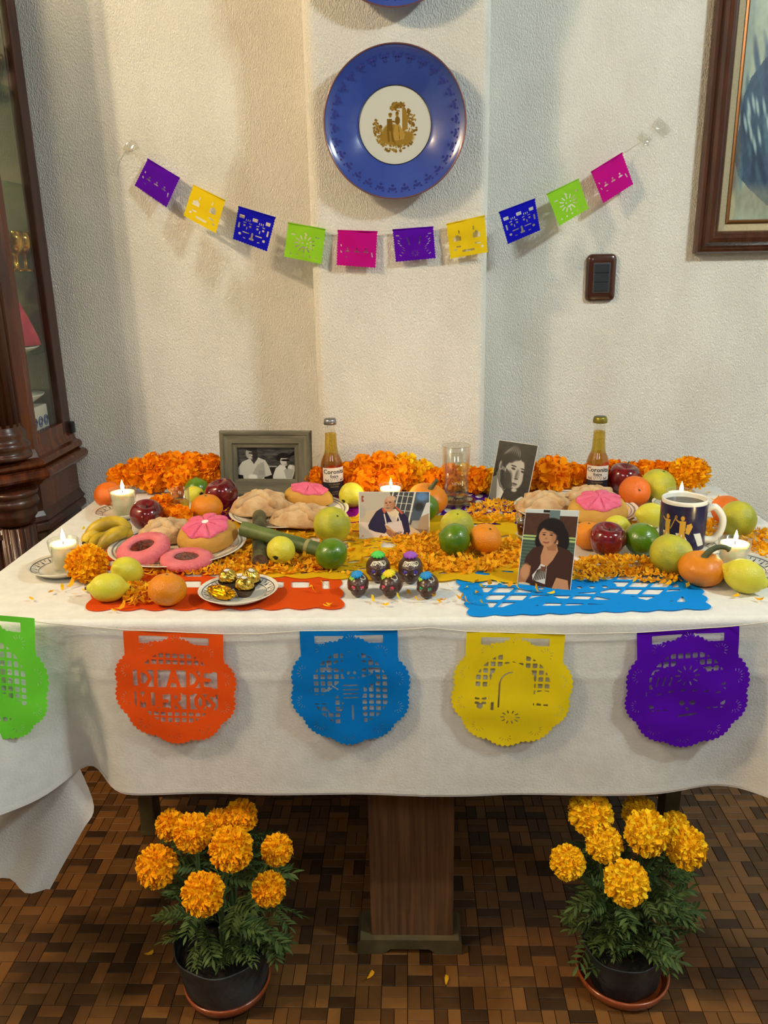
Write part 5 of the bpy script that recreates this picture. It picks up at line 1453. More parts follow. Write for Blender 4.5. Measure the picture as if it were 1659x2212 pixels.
# ------------------------------------------------------------------ photographs
m_card = mat('photo_paper', (226, 222, 214), rough=.5)
def card(q, lean, pic, name, lab, zb=ZT + .0006, ybot=None):
    """q: corners TL, TR, BR, BL in the photograph"""
    B = [on(*q[3], zb), on(*q[2], zb)] if ybot is None else [wallpt(*q[3], ybot), wallpt(*q[2], ybot)]
    T = [wallpt(*q[0], B[0].y + lean), wallpt(*q[1], B[1].y + lean)]
    c = (B[0] + B[1]) / 2
    n0 = (B[1] - B[0]).cross((T[0] + T[1]) / 2 - c); c0 = Vector(CO)
    T = [c0 + (p - c0) * (n0.dot(B[0] - c0) / n0.dot(p - c0)) for p in T]
    ex = (B[1] - B[0]).normalized(); up = ((T[0] + T[1]) / 2 - c).normalized(); nn = up.cross(ex).normalized()   # nn points at the viewer or away
    if nn.y > 0: nn = -nn
    L = [p - c for p in (T[0], T[1], B[1], B[0])]
    t = empty(name, c, 0, lab, 'photo')
    def pos(u, w, k=0.0): return (L[0] * (1 - u) + L[1] * u) * (1 - w) + (L[3] * (1 - u) + L[2] * u) * w + nn * k
    V = [pos(u, w, k) for k in (.0002, -.0006) for (u, w) in ((-.012, -.008), (1.012, -.008), (1.012, 1.004), (-.012, 1.004))]
    mesh('paper_sheet', V, [(0, 3, 2, 1), (4, 5, 6, 7), (0, 1, 5, 4), (1, 2, 6, 5), (2, 3, 7, 6), (3, 0, 4, 7)], m_card, t, smooth=False)
    sheet('picture', pic, lambda u, w: pos(u, w, .0006), m_glossprint, t); return t

def pic_woman():
    p = Pic(230, 340, (78, 52, 40)).noise(3, 30, 40, 1)
    p.rect(0, 0, 1, .045, (196, 206, 206)).rect(.46, 0, .66, .16, (104, 122, 122)).rect(.34, 0, .46, .035, (40, 36, 32)).rect(.66, 0, 1, .07, (200, 208, 208))
    p.rect(0, .335, 1, .40, (168, 190, 120)).rect(0, .36, 1, .375, (60, 72, 60)).rect(0, .40, 1, 1, (74, 92, 80))
    for k in range(26): p.line((0, .41 + k * .022), (1, .42 + k * .022 + .01 * math.sin(k)), .003, (96, 118, 100) if k % 2 else (58, 74, 66))
    H = (34, 28, 26)
    p.ell(.53, .27, .27, .17, H, .1).ell(.37, .40, .13, .12, H, .15).ell(.74, .41, .15, .14, H, .15).ell(.60, .34, .27, .16, H, .1)
    C = (66, 42, 34)
    p.poly([(.02, 1), (.10, .62), (.22, .50), (.42, .46), (.70, .46), (.90, .50), (1, .56), (1, 1)], C)
    S = (190, 138, 100); S2 = (164, 112, 78)
    p.poly([(.42, .47), (.66, .44), (.70, .52), (.62, .64), (.52, .73), (.40, .72), (.38, .60)], S)
    p.poly([(.44, .44), (.66, .42), (.66, .52), (.50, .52)], S2)
    p.ell(.47, .34, .165, .125, S, .1).ell(.47, .39, .13, .085, S, .2).ell(.60, .36, .05, .07, S2, .8, 0, .6).ell(.49, .22, .14, .05, H, .4, .15).ell(.62, .25, .10, .055, H, .4, .4)
    for x in (.40, .54): p.ell(x, .322, .030, .009, (50, 34, 30), .5).ell(x, .296, .042, .005, (84, 56, 46), .7, .06 if x > .5 else -.06)
    p.ell(.445, .37, .03, .012, S2, .6).ell(.455, .425, .055, .009, (162, 88, 76), .5).line((.395, .412), (.455, .421), .004, (130, 66, 58)).line((.455, .421), (.515, .410), .004, (130, 66, 58))
    p.ell(.665, .41, .022, .03, S2, .4).ell(.665, .42, .012, .010, (214, 206, 200), .4)
    p.poly([(.02, .80), (.10, .72), (.22, .74), (.20, .84), (.14, .98), (0, .98)], S2).ell(.12, .82, .09, .10, S, .5).poly([(.66, 1), (.72, .86), (.94, .88), (.98, 1)], S)
    p.poly([(.36, .76), (.40, .70), (.52, .73), (.52, .96), (.28, .92), (.26, .86)], (206, 206, 200))
    for k in range(7): p.line((.29 + k * .035, .93 - k * .008), (.35 + k * .025, .79 - .01 * k), .010, (70, 50, 40))
    p.poly([(.40, .73), (.52, .74), (.50, .80), (.42, .79)], (110, 72, 52)).ell(.12, .985, .12, .022, (200, 190, 160), .3)
    return p
def pic_worker():
    p = Pic(300, 200, (168, 158, 142)).noise(4, 20, 14, 3)
    p.poly([(0, 0), (.46, 0), (.40, .34), (0, .44)], (186, 176, 160)).poly([(0, .44), (.42, .33), (.5, 1), (0, 1)], (196, 178, 154))
    p.poly([(0, .64), (.42, .70), (.60, 1), (0, 1)], (222, 202, 184)).ell(.03, .42, .06, .14, (176, 170, 156), .3)
    p.rect(.03, .08, .065, .21, (150, 64, 56)).rect(.05, .12, .07, .17, (176, 164, 150))
    p.poly([(.44, 0), (.90, 0), (.74, .72), (.52, .60)], (70, 74, 74)).poly([(.80, 0), (1, 0), (1, .30), (.86, .62), (.72, .62)], (78, 88, 98)).ell(.90, .10, .08, .09, (96, 132, 176), .6).ell(.86, .32, .07, .09, (52, 50, 50), .6)
    for a, b, w in (((.57, 0), (.52, .30), .009), ((.64, 0), (.58, .40), .005), ((.715, 0), (.64, .48), .005), ((.80, 0), (.70, .70), .013), ((.49, 0), (.46, .18), .010)): p.line(a, b, w, (216, 212, 200))
    for y in (.09, .25, .41): p.line((.53, y - .015), (.76, y + .01), .005, (216, 212, 200))
    p.poly([(.96, .24), (1, .22), (1, .46), (.88, .56)], (206, 206, 200)).poly([(.88, .54), (1, .46), (1, 1), (.80, .9), (.84, .76)], (172, 144, 112)).poly([(.80, .80), (.98, .82), (.97, .92), (.82, .88)], (128, 104, 82)).poly([(.62, 1), (.70, .72), (.86, .86), (.92, 1)], (206, 180, 144))
    N1 = (46, 38, 66)
    p.poly([(.12, .72), (.16, .60), (.24, .42), (.32, .34), (.52, .34), (.62, .42), (.70, .56), (.73, .86), (.70, .96), (.62, .96), (.58, .62), (.40, .66), (.42, .80), (.36, .90), (.22, .86), (.13, .80)], N1)
    p.poly([(.32, .36), (.36, .34), (.38, .44), (.35, .46)], (196, 92, 56)).poly([(.50, .30), (.54, .32), (.63, .46), (.61, .49)], (196, 92, 56))
    p.poly([(.39, .42), (.52, .36), (.57, .44), (.53, .66), (.48, .68)], (220, 200, 166)).poly([(.41, .46), (.47, .54), (.52, .50), (.52, .66), (.48, .68)], (198, 184, 174))
    p.poly([(.36, .70), (.60, .62), (.64, .84), (.62, 1), (.44, 1)], (214, 196, 190)).poly([(.36, .70), (.42, .74), (.54, .92), (.62, .98), (.46, 1)], (196, 148, 96)).line((.355, .48), (.385, .70), .009, (224, 214, 208)).line((.55, .48), (.585, .64), .009, (224, 214, 208))
    p.ell(.56, .89, .05, .022, (70, 60, 60), .5, -.4).ell(.56, .885, .04, .010, (190, 170, 160), .4, -.4)
    S = (196, 144, 106); S2 = (160, 108, 78)
    p.poly([(.39, .80), (.44, .82), (.53, .94), (.50, 1), (.44, .98), (.38, .88)], S2).ell(.66, .96, .03, .035, S2, .4)
    p.ell(.43, .25, .075, .145, S, .1).ell(.42, .34, .068, .09, S, .2).ell(.505, .26, .018, .035, S2, .3).ell(.46, .14, .07, .06, (204, 164, 130), .4).ell(.475, .30, .04, .10, S2, .8, 0, .5)
    for x in (.385, .44): p.ell(x, .242 - (x - .38) * .25, .016, .010, (84, 52, 40), .5).ell(x, .222 - (x - .38) * .25, .02, .006, (120, 86, 66), .5)
    p.ell(.405, .285, .016, .02, S2, .5).ell(.41, .345, .036, .022, (150, 128, 110), .5).ell(.408, .355, .022, .007, (120, 64, 54), .5)
    return p
def pic_portrait():
    p = Pic(190, 270, (36, 34, 32)).noise(5, 12, 16, 4)
    p.poly([(.0, .62), (.10, .58), (.26, .80), (.36, 1), (.06, 1), (0, .95)], (128, 126, 122)).poly([(.12, .62), (.30, .80), (.36, .84), (.30, .98), (.20, .98)], (214, 212, 206)).poly([(.36, .84), (.60, .78), (.9, .96), (.9, 1), (.30, 1)], (42, 42, 40))
    S = (176, 174, 168)
    p.poly([(.08, .55), (.16, .38), (.40, .50), (.46, .74), (.36, .82), (.22, .76)], (120, 118, 114)).poly([(.16, .46), (.40, .52), (.48, .78), (.34, .80), (.22, .68)], (50, 48, 46))
    p.ell(.54, .46, .245, .28, S, .12, -.1).ell(.62, .60, .17, .17, S, .2).poly([(.32, .44), (.44, .52), (.56, .72), (.50, .78), (.38, .68), (.30, .54)], (66, 64, 62)).ell(.40, .62, .10, .13, (56, 54, 52), .6, .2)
    p.ell(.17, .40, .06, .09, (150, 148, 142), .3, .2).ell(.18, .41, .03, .05, (90, 88, 84), .5, .2)
    Hh = (40, 38, 36)
    p.ell(.44, .20, .30, .14, Hh, .15, -.15).ell(.26, .27, .12, .13, Hh, .3).ell(.72, .22, .10, .08, Hh, .3, .5).ell(.24, .36, .06, .06, Hh, .4)
    for k in range(9): p.ell(.24 + k * .045, .155 - .06 * math.sin(k * .4) + .02, .015, .07, (150, 148, 142), .9, .9 - k * .14, .55)
    p.ell(.58, .365, .13, .07, S, .5)
    for x, y in ((.50, .435), (.76, .47)): p.ell(x, y, .055, .018, (44, 42, 40), .5, .15).ell(x, y - .045, .075, .012, (48, 46, 44), .5, .12)
    p.poly([(.62, .44), (.66, .44), (.69, .58), (.60, .60), (.56, .57)], (142, 140, 134)).ell(.62, .60, .055, .012, (50, 48, 46), .5).ell(.605, .53, .03, .08, (84, 82, 78), .7, .1, .7)
    p.ell(.60, .685, .075, .016, (70, 66, 64), .5, .08).ell(.60, .712, .06, .014, (120, 116, 112), .5).ell(.62, .79, .07, .03, (186, 184, 178), .6)
    return p
def pic_couple():
    p = Pic(270, 176, (62, 62, 60)).noise(22, 9, 22, 6).noise(10, 30, 60, 7)
    p.poly([(.90, .22), (1, .10), (1, .22), (.88, .34)], (16, 16, 16)).rect(.55, .58, .68, .62, (140, 140, 134)).rect(.56, .62, .66, .9, (30, 30, 30))
    W1 = (176, 178, 170); W2 = (146, 148, 142)
    p.poly([(.01, .64), (.08, .46), (.20, .36), (.30, .42), (.36, .32), (.48, .40), (.54, .58), (.59, .86), (.50, .92), (.49, 1), (.10, 1), (.09, .88), (.01, .86)], W1)
    p.poly([(.36, .50), (.46, .46), (.48, .90), (.40, 1), (.20, 1)], W2).rect(.36, .72, .46, .88, (136, 138, 132)).ell(.26, .94, .08, .09, (206, 206, 200), .4).poly([(0, .86), (.09, .88), (.09, 1), (0, 1)], (26, 26, 26)).poly([(.46, .93), (.60, .88), (.60, 1), (.46, 1)], (20, 20, 20))
    p.poly([(.20, .36), (.36, .32), (.36, .46), (.28, .54)], (56, 54, 52)).line((.21, .36), (.28, .55), .012, W1).line((.37, .33), (.29, .55), .012, W1).poly([(.35, .40), (.40, .52), (.30, .54)], W1)
    p.ell(.24, .19, .095, .19, (150, 148, 142), .12).ell(.30, .22, .055, .19, (44, 42, 40), .5).ell(.25, .045, .10, .075, (40, 40, 40), .3).ell(.225, .18, .028, .022, (34, 32, 30), .5).ell(.23, .315, .03, .012, (196, 194, 188), .4).ell(.25, .25, .015, .03, (176, 174, 168), .4)
    p.poly([(.61, .90), (.66, .66), (.74, .54), (.86, .60), (.90, .54), (.98, .56), (1, .64), (.97, .86), (.94, 1), (.61, 1)], (190, 192, 184)).poly([(.80, .72), (.86, .64), (.96, .70), (.94, .98), (.84, .98)], (150, 152, 146)).poly([(.82, .60), (.88, .56), (.86, .70)], (40, 38, 36))
    p.ell(.80, .30, .115, .13, (26, 24, 24), .2).ell(.73, .34, .06, .09, (26, 24, 24), .3).ell(.815, .43, .075, .155, (176, 174, 168), .15).ell(.88, .44, .03, .13, (60, 58, 56), .5).ell(.83, .40, .075, .032, (16, 16, 16), .2).ell(.835, .535, .03, .012, (120, 116, 112), .5).ell(.81, .29, .09, .05, (26, 24, 24), .4)
    return p
card([(1137, 1100), (1250, 1104), (1231, 1275), (1118, 1262)], .035, pic_woman(), 'photo_print', 'colour photo of a dark-haired woman in brown, leaning up by the blue paper')
card([(776, 1063), (927, 1063), (926, 1162), (778, 1163)], .030, pic_worker(), 'photo_print', 'colour photo of a man in a dark jacket and white apron')
card([(1079, 951), (1162, 963), (1136, 1090), (1056, 1078)], .030, pic_portrait(), 'photo_print', 'black-and-white portrait photo of a young man, leaning at the garland')
# framed couple
B0, B1 = on(480, 1070, ZT), on(675, 1069, ZT); T0 = wallpt(476, 931, B0.y + .018); T1 = wallpt(674, 927, B1.y + .018)
fw, fh = (B1 - B0).length, ((T0 + T1) / 2 - (B0 + B1) / 2).length
ex = (B1 - B0).normalized(); ez = ((T0 + T1) / 2 - (B0 + B1) / 2).normalized(); ey = ez.cross(ex).normalized()
t = empty('framed_photo', (0, 0, 0), 0, 'grey weathered wooden frame with a black-and-white photo of a couple', 'photo frame'); t.matrix_world = basis(B0, ex, ey, ez)
m_greyw = mat('weathered_grey_wood', (112, 108, 88), (82, 78, 62), ns=9, rough=.8, bump=.2, bs=60, stretch=(1, 4, 9))
m_greywv = mat('weathered_grey_wood_upright', (112, 108, 88), (82, 78, 62), ns=9, rough=.8, bump=.2, bs=60, stretch=(9, 4, 1))
fwid = fw * .187
PR = [(0, .006), (0, -.008), (.004, -.012), (fwid * .22, -.012), (fwid * .27, -.010), (fwid * .72, -.010), (fwid * .74, -.0065), (fwid * .97, -.0055), (fwid, -.003), (fwid, .003)]
def rail(a, b, inn, m):
    V = []
    for (o_, y) in PR:
        V += [(a[0] + inn[0][0] * o_, y, a[1] + inn[0][1] * o_), (b[0] + inn[1][0] * o_, y, b[1] + inn[1][1] * o_)]
    mesh('rail', V, [(2 * k, 2 * k + 2, 2 * k + 3, 2 * k + 1) for k in range(len(PR) - 1)], m, t, smooth=False)
rail((0, fh), (fw, fh), ((1, -1), (-1, -1)), m_greyw); rail((fw, 0), (0, 0), ((-1, 1), (1, 1)), m_greyw)
rail((0, 0), (0, fh), ((1, 1), (1, -1)), m_greywv); rail((fw, fh), (fw, 0), ((-1, -1), (-1, 1)), m_greywv)
sheet('picture', pic_couple(), lambda u, w: (fwid * .98 + u * (fw - 1.96 * fwid), .0005, fwid * .98 + (1 - w) * (fh - 1.96 * fwid)), m_glossprint, t)
MB().box(.003, fw - .003, .002, .006, .003, fh - .003).build('backing_board', m_oak, t, smooth=False)

# ------------------------------------------------------------------ marigolds
m_marib = mat('marigold_petal_bright', (252, 166, 4), (255, 196, 20), ns=30, rough=.75, island=True, lo=.1, hi=.9, trans=.16, spec=.15)
m_mari = mat('marigold_petal', (244, 136, 0), (255, 170, 10), ns=30, rough=.75, island=True, lo=.1, hi=.9, trans=.16, spec=.15)
m_mari2 = mat('marigold_petal_gold', (252, 186, 8), (255, 218, 40), ns=30, rough=.75, island=True, lo=.1, hi=.9, trans=.16, spec=.15)
m_dpet = mat('fallen_petal', (236, 156, 12), (252, 196, 40), ns=30, rough=.75, island=True, lo=.05, hi=.95, trans=.25, spec=.15)
m_straw = mat('petal_straw', (214, 176, 84), rough=.8)
m_leaf = mat('marigold_leaf', (66, 88, 44), (104, 124, 66), ns=8, rough=.6, island=True, lo=.1, hi=.9, trans=.25, spec=.25)
m_calyx = mat('calyx_green', (84, 100, 48), rough=.7)
def head_mesh(name, n, seed, wid, ln, m, flat=.82, lo=-1.0):
    """pompon of ruffled petals on a unit ball"""
    r = random.Random(seed); V = []; F = []
    for k in range(n):
        z = 1 - (1 - lo) * (k + .5) / n; a = k * 2.39996 + r.uniform(-.15, .15); s = math.sqrt(max(0, 1 - z * z))
        d = Vector((s * math.cos(a), s * math.sin(a), z)); d = (d + Vector((r.uniform(-.1, .1), r.uniform(-.1, .1), r.uniform(-.1, .1)))).normalized()
        tw = r.uniform(0, 2 * PI); u = d.orthogonal().normalized(); v = d.cross(u)
        e1 = u * math.cos(tw) + v * math.sin(tw); e2 = d.cross(e1)
        R = r.uniform(.86, 1.07); W_ = wid * r.uniform(.7, 1.3); k0 = len(V); c1, c2 = r.uniform(-.12, .12), r.uniform(.02, .16)
        for j, (q, w) in enumerate(((.45, .35), (.80, .85), (1.0, 1.0))):
            for i in (-1, 0, 1):
                ruf = (.06 if i == 0 else -.05) * r.uniform(.3, 1.4) * (j > 0)
                p = d * (R * (1 - ln + ln * q)) + e1 * (i * W_ * w) + e2 * (c1 * q + ruf + c2 * (q ** 3) * 1.2) - d * (abs(i) * .05 * q)
                V.append((p.x, p.y, p.z * flat))
        for j in range(2):
            for i in range(2): F.append((k0 + j * 3 + i, k0 + j * 3 + i + 1, k0 + j * 3 + i + 4, k0 + j * 3 + i + 3))
    Vb, Fb = ball(14, 10, lambda d: Vector((d.x * .72, d.y * .72, d.z * .72 * flat))); k0 = len(V)
    V += Vb; F += [tuple(i + k0 for i in f) for f in Fb]
    me = bpy.data.meshes.new(name); me.from_pydata([tuple(v) for v in V], [], F); me.materials.append(m)
    me.polygons.foreach_set('use_smooth', [True] * len(me.polygons)); return me
LOOSE = [head_mesh('flower_head', 170, 11 + k, .20, .50, m_mari, .92) for k in range(3)]
LOOSEG = head_mesh('flower_head', 170, 31, .20, .50, m_mari2, .92)
TIGHT = [head_mesh('flower_head', 460, 21 + k, .090, .46, m_marib, .84, -.80) for k in range(2)]
TIGHTG = [head_mesh('flower_head', 400, 41 + k, .100, .46, m_mari2, .84, -.80) for k in range(2)]

gar = empty('marigold_garland', (0, 1.97, ZT), 0, 'thick orange marigold garland lying along the back of the table', 'garland')
GH = [(262, 1034, 66, 0), (296, 1020, 70, 0), (335, 1030, 78, 0), (330, 1004, 56, 0), (372, 1012, 74, 0), (395, 1040, 74, 0), (414, 1008, 70, 0), (440, 1030, 74, 0), (452, 1008, 64, 0), (470, 1030, 58, 0), (516, 1030, 44, 3), (548, 1030, 44, 3), (580, 1030, 44, 3), (612, 1030, 44, 3), (644, 1030, 44, 3), (684, 1038, 64, 0),
      (722, 1034, 62, 0), (762, 1030, 74, 0), (790, 1040, 76, 0), (786, 1012, 66, 0), (826, 1012, 78, 0), (834, 1044, 72, 0), (866, 1030, 78, 0), (876, 1008, 64, 1), (908, 1026, 72, 1), (940, 1038, 60, 0), (972, 1034, 68, 0), (1006, 1032, 68, 1), (1036, 1038, 66, 0), (1062, 1040, 62, 1), (1096, 1040, 62, 0), (1134, 1034, 70, 0),
      (1190, 1026, 92, 0), (1240, 1030, 68, 0), (1272, 1030, 60, 0), (1306, 1030, 62, 0), (1330, 1022, 66, 0), (1366, 1026, 62, 0), (1392, 1022, 60, 0), (1424, 1022, 62, 0), (1448, 1024, 52, 0), (1486, 1024, 92, 2)]
OG = Vector(gar.location); gp_ = []
for k, (px, py, w, kind) in enumerate(GH):
    r = .03
    for _ in range(8):
        P = on(px, py, ZT + r * .9)
        if kind == 3: P = wallpt(px, py, 2.014)
        elif P.y > 1.985 - r * .2: P = wallpt(px, py, 1.985 - r * .2)
        r = w / 2 / FPX * proj(P)[2]
    if P.z - ZT < r * .85: P.z = ZT + r * .85
    me = LOOSE[k % 3] if kind in (0, 3) else (LOOSEG if kind == 1 else TIGHT[0])
    o = share('flower_head', me, gar, P - OG, (rnd.uniform(-.8, 1.8), rnd.uniform(-.8, .8), rnd.uniform(0, 6)), (r * 1.0, r * 1.0, r * 1.0)); gp_.append(P - OG)
MB().tube([Vector((p.x, p.y, max(.008, min(p.z, .03)))) for p in sorted(gp_, key=lambda p: p.x)], .0012, 5).build('string', m_thread, gar)
P, r = seat(142, 1173, 232, 1260, .85)
o = share('marigold', TIGHT[1], None, P, (.5, -.2, .4), (r, r, r)); tag(o, 'single marigold head resting beside the front left candle', 'flower')
for (b, lab, me) in (((322, 1062, 392, 1128), 'loose marigold head between the rear apple and the shot glass', LOOSE[1]), ((356, 1092, 420, 1140), 'flattened marigold head behind the left bread plate', LOOSE[2])):
    P, r = seat(*b, .8); o = share('marigold', me, None, P, (.2, .1, 1.0), (r, r, r * .9)); tag(o, lab, 'flower')

# fallen petals: one curled petal, then heaps (uncountable) and singles on the cloth
def petal(c, rz, ry, rx, L, W_, curl):
    R = (Matrix.Rotation(rz, 3, 'Z') @ Matrix.Rotation(ry, 3, 'Y') @ Matrix.Rotation(rx, 3, 'X')); V = []
    for j, (q, w) in enumerate(((0, .18), (.35, .62), (.75, 1.0), (1, .72))):
        for i in (-1, 1):
            V.append(c + R @ Vector(((q - .5) * L, i * W_ * w, curl * L * (q - .5) ** 2 * 2 + (.12 * L * (1 if i > 0 else -.4) * q))))
    return V, [(0, 2, 3, 1), (2, 4, 5, 3), (4, 6, 7, 5)]
heaps = [('petals heaped at the front between the left plates and the skulls', [((600, 1222), 135, 22, .011, 520), ((560, 1190), 90, 26, .007, 200), ((660, 1205), 90, 20, .008, 160)]),
         ('petals heaped below the left bread plate', [((420, 1236), 95, 10, .006, 200), ((300, 1288), 42, 22, .016, 200), ((225, 1262), 40, 20, .006, 70), ((300, 1240), 40, 14, .006, 80)]),
         ('petals heaped around the three fruits in the middle', [((985, 1212), 165, 28, .009, 620), ((905, 1175), 55, 26, .009, 230), ((1068, 1112), 64, 24, .020, 300), ((1100, 1195), 60, 26, .010, 220), ((960, 1230), 110, 14, .006, 160)]),
         ('petals heaped under the fruit in front of the mug', [((1330, 1228), 110, 20, .012, 520), ((1420, 1245), 70, 16, .006, 150), ((1280, 1245), 50, 14, .006, 90), ((1380, 1120), 60, 26, .006, 130)]),
         ('petals around the mug handle and the right table end', [((1545, 1145), 46, 18, .009, 140), ((1640, 1172), 46, 22, .012, 160), ((1650, 1200), 30, 20, .006, 50)]),
         ('thin petals strewn over the yellow paper', [((780, 1190), 200, 56, .003, 230), ((700, 1150), 200, 40, .003, 160), ((470, 1130), 60, 60, .003, 90)])]
for hi_, (lab, parts) in enumerate(heaps):
    mb = MB(); ms = MB(); r = random.Random(100 + hi_)
    for ((cx, cy), rx, ry, h, n) in parts:
        for k in range(n):
            a = r.uniform(0, 2 * PI); q = math.sqrt(r.random()); e = 1 - q * q
            P = on(cx + rx * q * math.cos(a), cy + ry * q * math.sin(a), ZT); P.z += .003 + r.random() * h * (e + .15)
            if r.random() < .14:
                d = Vector((r.uniform(-1, 1), r.uniform(-1, 1), r.uniform(-.1, .6))).normalized() * r.uniform(.006, .011); d2 = Vector((r.uniform(-1, 1), r.uniform(-1, 1), 1)) * .002
                ms.tube([P, P + d * .5 + d2, P + d], .00035, 4)
            else:
                V, F = petal(P, r.uniform(0, 6.3), r.uniform(-.6, .3), r.uniform(-.7, .7), r.uniform(.010, .019), r.uniform(.0020, .0042), r.uniform(.1, .9)); mb.add(V, F)
    o = mb.build('marigold_petals', m_dpet); tag(o, 'loose marigold ' + lab, 'petals', None, 'stuff')
    s_ = ms.build('petal_straws', m_straw, o); s_['kind'] = 'stuff'
PB = []
for k in range(4):
    V, F = petal(Vector((0, 0, .0025)), 0, -.12 - .08 * k, .1 * k, .013 + .002 * k, .0032 + .0006 * (k % 2), .25 + .2 * k)
    me = bpy.data.meshes.new('petal'); me.from_pydata([tuple(v) for v in V], [], F); me.materials.append(m_dpet if k % 2 else m_mari2); PB.append(me)
singles = [(70, 1297), (112, 1282), (135, 1276), (152, 1268), (163, 1286), (184, 1278), (208, 1287), (262, 1316), (248, 1322), (206, 1140), (182, 1146), (230, 1136), (706, 1312), (712, 1309), (806, 1301), (836, 1302), (832, 1309), (884, 1285), (905, 1300), (936, 1292), (950, 1303), (957, 1300), (972, 1272), (996, 1296),
           (1018, 1262), (1030, 1258), (1044, 1272), (1060, 1266), (1080, 1262), (1100, 1268), (1120, 1274), (1160, 1280), (1190, 1284), (1030, 1284), (1046, 1308), (1012, 1306), (1008, 1272), (1442, 1264), (1456, 1258), (1486, 1272), (1588, 1290), (1640, 1298), (1632, 1282), (1546, 1082), (1530, 1066), (1528, 1092), (862, 1296), (680, 1282), (672, 1270), (700, 1262)]
for k, (x, y) in enumerate(singles):
    P = on(x, y, ZT + .001)
    o = share('marigold_petal', PB[k % 4], None, P, (0, 0, rnd.uniform(0, 6.3)), (1, 1, 1)); tag(o, 'single fallen marigold petal lying away from the heaps', 'petal', 'single petals strewn on the table')
for (x, y, rz) in ((800, 2110, .9), (964, 2121, 1.4), (323, 2062, .2)):
    P = on(x, y, .0015); o = share('marigold_petal', PB[1], None, P, (0, 0, rz), (1.25, 1, 1)); tag(o, {800: 'orange petal on the parquet left below the table foot', 964: 'pale split petal on the parquet right below the table foot', 323: 'tiny pale petal on the parquet left of the left flower pot'}[x], 'petal', 'petals on the floor')

# ------------------------------------------------------------------ potted marigolds
def frond_mesh(name, seed, n=6, L=.075):
    r = random.Random(seed); V = []; F = []
    def leaflet(base, d, ln, w, up):
        sd = d.cross(Vector((0, 0, 1))).normalized(); k0 = len(V)
        for q, ww in ((0, .12), (.3, .9), (.6, 1.0), (.85, .5), (1, .02)):
            c = base + d * (ln * q) + Vector((0, 0, up * ln * q - .35 * ln * q * q))
            for s in (-1, 0, 1): V.append(c + sd * (s * w * ww) + Vector((0, 0, (abs(s)) * w * .35)))
        for j in range(4):
            for i in range(2): F.append((k0 + j * 3 + i, k0 + j * 3 + i + 1, k0 + j * 3 + i + 4, k0 + j * 3 + i + 3))
    ax = lambda q: Vector((L * q, 0, .10 * L * q - .30 * L * q * q))
    P = [ax(q) for q in np.linspace(0, 1, 7)]; tv, tf = tube(P, [.0011 * (1 - .6 * q) for q in np.linspace(0, 1, 7)], 4, cap=False); V += tv; F += tf
    for k in range(n):
        q = .18 + .72 * k / (n - 1); ln = L * (.36 + .10 * math.sin(q * 3)) * r.uniform(.85, 1.15)
        for s in (-1, 1): leaflet(ax(q), Vector((.62, s * .80, 0)).normalized(), ln, ln * .13, r.uniform(.05, .35))
    leaflet(ax(1), Vector((1, 0, 0)), L * .42, L * .055, .1)
    me = bpy.data.meshes.new(name); me.from_pydata([tuple(v) for v in V], [], F); me.materials.append(m_leaf)
    me.polygons.foreach_set('use_smooth', [True] * len(me.polygons)); return me
FR = [frond_mesh('leaf', s, 5 + s % 3, .062 + .01 * (s % 2)) for s in range(4)]
m_pot = mat('black_grow_bag', (34, 37, 40), (70, 72, 72), ns=16, rough=.5, bump=.4, bs=26, lo=.45, hi=.80)
m_soil = mat('potting_soil', (34, 24, 16), (18, 13, 9), ns=90, rough=1.0, bump=.6, bs=160)
m_terra = mat('glazed_terracotta', (150, 72, 34), (132, 60, 26), ns=10, rough=.25, coat=.5)
m_stalk = mat('flower_stalk', (70, 96, 48), rough=.7)
